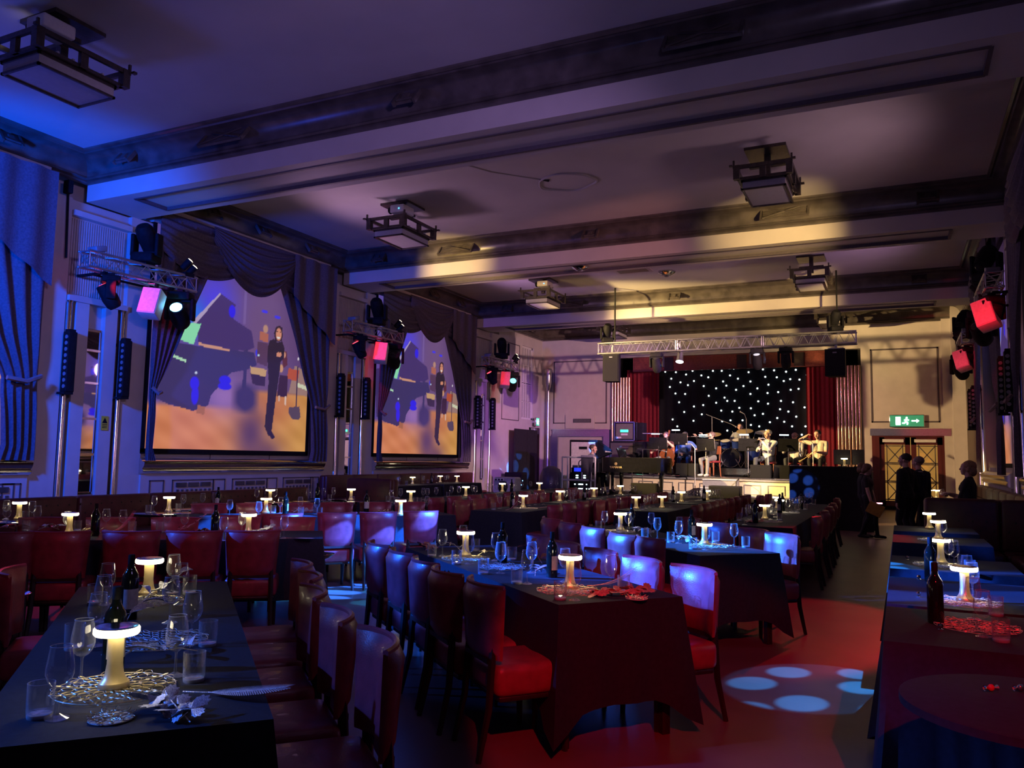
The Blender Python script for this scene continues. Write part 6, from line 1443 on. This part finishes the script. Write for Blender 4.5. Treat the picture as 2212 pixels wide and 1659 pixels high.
p = ony(1425,936,23.4); b_ = thing('bow', 'long cello bow held out towards the red curtain', 'bow', (p.x, 23.42, p.z), PI); MB().tube([(-.1,0,0),(.55,0,.01)], .008, 6).build('stick', K['wood'], b_); MB().tube([(-.08,0,-.015),(.53,0,-.005)], .005, 5).build('hair', K['white'], b_)
# guitarist in blue
x, y, z = seat_on(1480, 24.7, ZD); stool(x, y, z, F, 'wooden chair under the guitarist')
person('guitarist in blue light wearing glasses', (x, y, z), F+.1, 1.78, (BLUE_S, cl('blue_jeans', (.05,.09,.22)), BSHOE, 'fair'), ((.06,.05,.06),'short'), ((.32,.42,.80),(.24,-.12,.66)), sit=SH, glasses=True, head=(.1,.2,0))
t = thing('guitar', 'electric guitar across the lap of the blue lit player', 'guitar', (x, y-.24, z+.66), F+.1); t.rotation_euler = (.18,0,F+.1)
gm = mat('guitar_dark', (.02,.03,.05), .2, coat=.5); o_ = [(.20*math.cos(a)*(1-.12*math.cos(2*a)), .15*math.sin(a)*(1-.2*math.cos(2*a+.6))) for a in [2*PI*i/24 for i in range(24)]]
MB().prism(o_, -.02, .025, 'x').build('body', gm, t); MB().box(.02,.04,.15,.72,-.022,.022).build('neck', K['wood'], t, smooth=False); MB().rbox((.03,.78,.0), (.02,.14,.08), .01).build('headstock', gm, t); MB().box(.03,.045,-.06,.06,-.03,.03).build('pickups', K['chrome'], t, smooth=False)
# flautist
x, y, z = seat_on(1537, 23.35, ZD); stool(x, y, z, F-.35, 'wooden chair under the flautist')
person('flautist in black top, grey jeans and pale trainers', (x, y, z), F-.35, 1.68, (BLACK_S, JEAN, TRAINER, 'fair'), ((.12,.08,.07),'bun'), ((.20,-.16,1.16),(.17,-.42,1.14)), sit=SH, female=True, head=(-.3,.0,0), feet=((.40,.10,.07),(.40,-.06,.07)))
p = ony(1520,944,23.15); t = thing('flute', 'silver flute held by the player in black', 'flute', (p.x, 23.12, p.z), PI+.12); MB().tube([(-.22,0,0),(.42,0,0)], .012, 8).build('tube', K['chrome'], t)
m = MB()
for i in range(9): m.lathe([(.011,.0),(.011,.006),(.001,.008)], 8, (.05+i*.035,0,.011), cap=False)
m.build('keys', K['steel'], t)['kind'] = 'stuff'
# drummer
x, y, z = seat_on(1600, 26.3, DZ); t = thing('drum_stool', 'round black stool under the drummer', 'stool', (x, y, z)); MB().lathe([(.16,.46),(.18,.5),(.17,.54),(.001,.55)], 18).build('seat', K['black'], t); MB().tube([(0,0,.46),(0,0,.1)], .02, 8).build('post', K['chrome'], t)
m = MB()
for a in (0,2.1,4.2): m.tube([(0,0,.2),(.22*math.cos(a),.22*math.sin(a),.01)], .012, 5)
m.build('tripod', K['chrome'], t)
person('drummer in grey shirt behind the kit', (x, y, z), F-.1, 1.8, (GREY_S, DARK_T, BSHOE, 'fair'), ((.03,.025,.025),'short'), ((.36,.26,.82),(.38,-.22,.84)), sit=.53, sleeve=.4, head=(.1,.1,0), spread=.28)
for q, lab in ((1,'drumstick in the drummer\'s far hand'),(-1,'drumstick rising by the cymbal')):
    p = ony(1624 if q < 0 else 1590, 942, 25.75); t = thing('drumstick', lab, 'drumstick', (p.x, 25.8, p.z-.1), 0, 'drumsticks'); MB().tube([(0,0,-.12),(.12 if q < 0 else -.1,-.1,.24)], [.009,.005], 6).build('stick', K['label'], t); MB().ball((.12 if q < 0 else -.1,-.1,.24), .008, 6, 4).build('tip', K['white'], t)
# clarinettist
x, y, z = seat_on(1660, 23.15, ZD); stool(x, y, z, F, 'wooden chair under the clarinettist')
person('clarinettist with fair hair in white shirt', (x, y, z), F-.30, 1.80, (WHITE_S, DARK_T, BSHOE, 'fair'), ((.62,.50,.34),'short'), ((.30,-.02,.98),(.40,-.10,.80)), sit=SH, head=(-.35,.1,0), hip_w=1.12, spread=.2)
t = thing('clarinet', 'dark clarinet held down from the fair haired player', 'clarinet', (x-.10, y-.17, z+1.14), F-.30); t.rotation_euler = (0, -2.55+PI/2+.6, F-.35)
MB().lathe([(.007,0),(.010,-.08),(.013,-.1),(.013,-.5),(.018,-.56),(.033,-.64)], 12).build('tube', K['bgloss'], t); m = MB()
for i in range(8): m.lathe([(.014,0),(.016,.01),(.014,.02)], 8, (0,0,-.14-i*.048))
m.build('keywork', K['chrome'], t)['kind'] = 'stuff'
# player with glasses
x, y, z = seat_on(1718, 24.6, ZD); stool(x, y, z, F, 'wooden chair under the bald player')
person('bald player in glasses and white shirt', (x, y, z), F-.2, 1.80, (WHITE_S, DARK_T, BSHOE, 'fair'), ((.12,.09,.08),'bald'), ((.30,.06,.82),(.34,-.16,.80)), sit=SH, glasses=True, head=(-.15,.15,0))
p = ony(1728,972,24.2); t = thing('saxophone', 'silver horn keys in the lap of the bald player', 'saxophone', (p.x, 24.25, p.z)); MB().tube([(0,0,.22),(0,0,-.1),(.04,-.03,-.2),(.1,-.05,-.16),(.13,-.06,.02)], [.012,.028,.036,.045,.07], 10).build('tube', K['chrome'], t)
m = MB()
for i in range(6): m.ball((0,-.035,.15-i*.05), .014, 6, 4)
m.build('keywork', K['steel'], t)['kind'] = 'stuff'
# trumpeter
x, y, z = seat_on(1768, 23.3, ZD); stool(x, y, z, F, 'wooden chair under the trumpeter')
person('dark haired trumpeter in cream tee shirt touching his ear', (x, y, z), F-.12, 1.80, (cl('cream_tee', (.70,.62,.48)), BLACK_T, mat('orange_shoe', (.5,.16,.06), .5), 'fair'), ((.025,.018,.015),'short'), ((.30,.06,.72),(.10,-.27,1.17)), sit=SH, sleeve=.3, beard=True, head=(-.3,.12,.1), hip_w=1.1)
p = ony(1747,984,22.95); t = thing('trumpet', 'brass trumpet with mute lying across the lap', 'trumpet', (p.x, 22.95, p.z), 0); t.rotation_euler = (0,-.65,0)
MB().tube([(-.28,0,0),(.05,0,0),(.12,0,.0)], .009, 8).build('tubing', K['brass'], t); MB().lathe([(.055,0),(.03,.05),(.013,.12),(.01,.2)], 14, (-.30,0,0), RY(PI/2)).build('bell', K['brass'], t); MB().lathe([(.022,0),(.03,.2)], 12, (.04,0,.0), RY(PI/2)).build('mute', K['gold'], t)
m = MB()
for i in range(3): m.lathe([(.011,-.05),(.011,.05)], 8, (-.04+i*.03,0,0))
m.build('valves', K['brass'], t)
# standing people near the doors
p = onz(1876,1163,0); person('woman in black polo carrying a yellow folder', (p.x,p.y,0), -.15, 1.58, (cl('plum_black_polo', (.03,.022,.026)), BLACK_T, BSHOE, 'fair'), ((.16,.08,.05),'bob'), ((.10,.26,.74),(.12,-.24,.72)), sleeve=.4, female=True, head=(.1,.25,0), feet=((.16,.09,.075),(-.12,-.09,.085)))
q_ = ony(1888,1100,p.y-.3); t = thing('yellow_folder', 'yellow folder held at the thigh of the walking woman', 'folder', (q_.x+.02, q_.y, q_.z), .0); t.rotation_euler = (0,.45,.1); MB().box(-.15,.15,-.006,.006,-.12,.12).build('cover', mat('folder_yellow', (.68,.36,.05), .6), t, smooth=False); MB().box(-.14,.145,-.004,.004,-.115,.125).build('sheets', K['paper'], t, smooth=False)
p = ony(1864,1060,18.6); person('person in black mostly hidden behind the woman with folder', (p.x,p.y,0), .2, 1.60, (BLACK_S, BLACK_T, BSHOE, 'fair'), ((.20,.11,.06),'bob'), (None,None), female=True, head=(.2,.1,0))
p = ony(1957,1060,17.0); person('tall dark haired man in black seen from behind', (p.x,p.y,0), PI*.83, 1.80, (BLACK_S, BLACK_T, BSHOE, 'fair'), ((.022,.014,.012),'short'), (None,(.16,-.16,1.0)), sleeve=1.0, head=(.25,0,0), hip_w=1.15)
p = ony(1985,1060,17.5); person('grey haired man in dark jumper with pale collar', (p.x,p.y,0), PI*.72, 1.75, (NAVY, BLACK_T, BSHOE, 'fair'), ((.25,.18,.15),'short'), (None,None), head=(.35,0,0), hip_w=1.15)
c_ = MB(); c_.tube([(.06*math.cos(a),.06*math.sin(a),0) for a in [2*PI*i/16 for i in range(16)]], .017, 6, close=True); co = c_.build('shirt_collar', WHITE_S); co.parent = bpy.data.objects[[o.name for o in S.objects if o.name.startswith('person') and o.get('label','').startswith('grey haired')][0]]; co.location = (-.01,0,1.75/1.75*(.93+.475))
p = ony(2092,1060,14.2); person('woman with short fair curls and folded arms by the wall', (p.x,p.y,0), PI*.92, 1.66, (BLACK_S, BLACK_T, BSHOE, 'fair'), ((.36,.20,.10),'curly'), ((.26,-.08,1.08),(.24,.10,1.10)), sleeve=.9, female=True, head=(.1,-.08,0))
print('objects', len(S.objects))
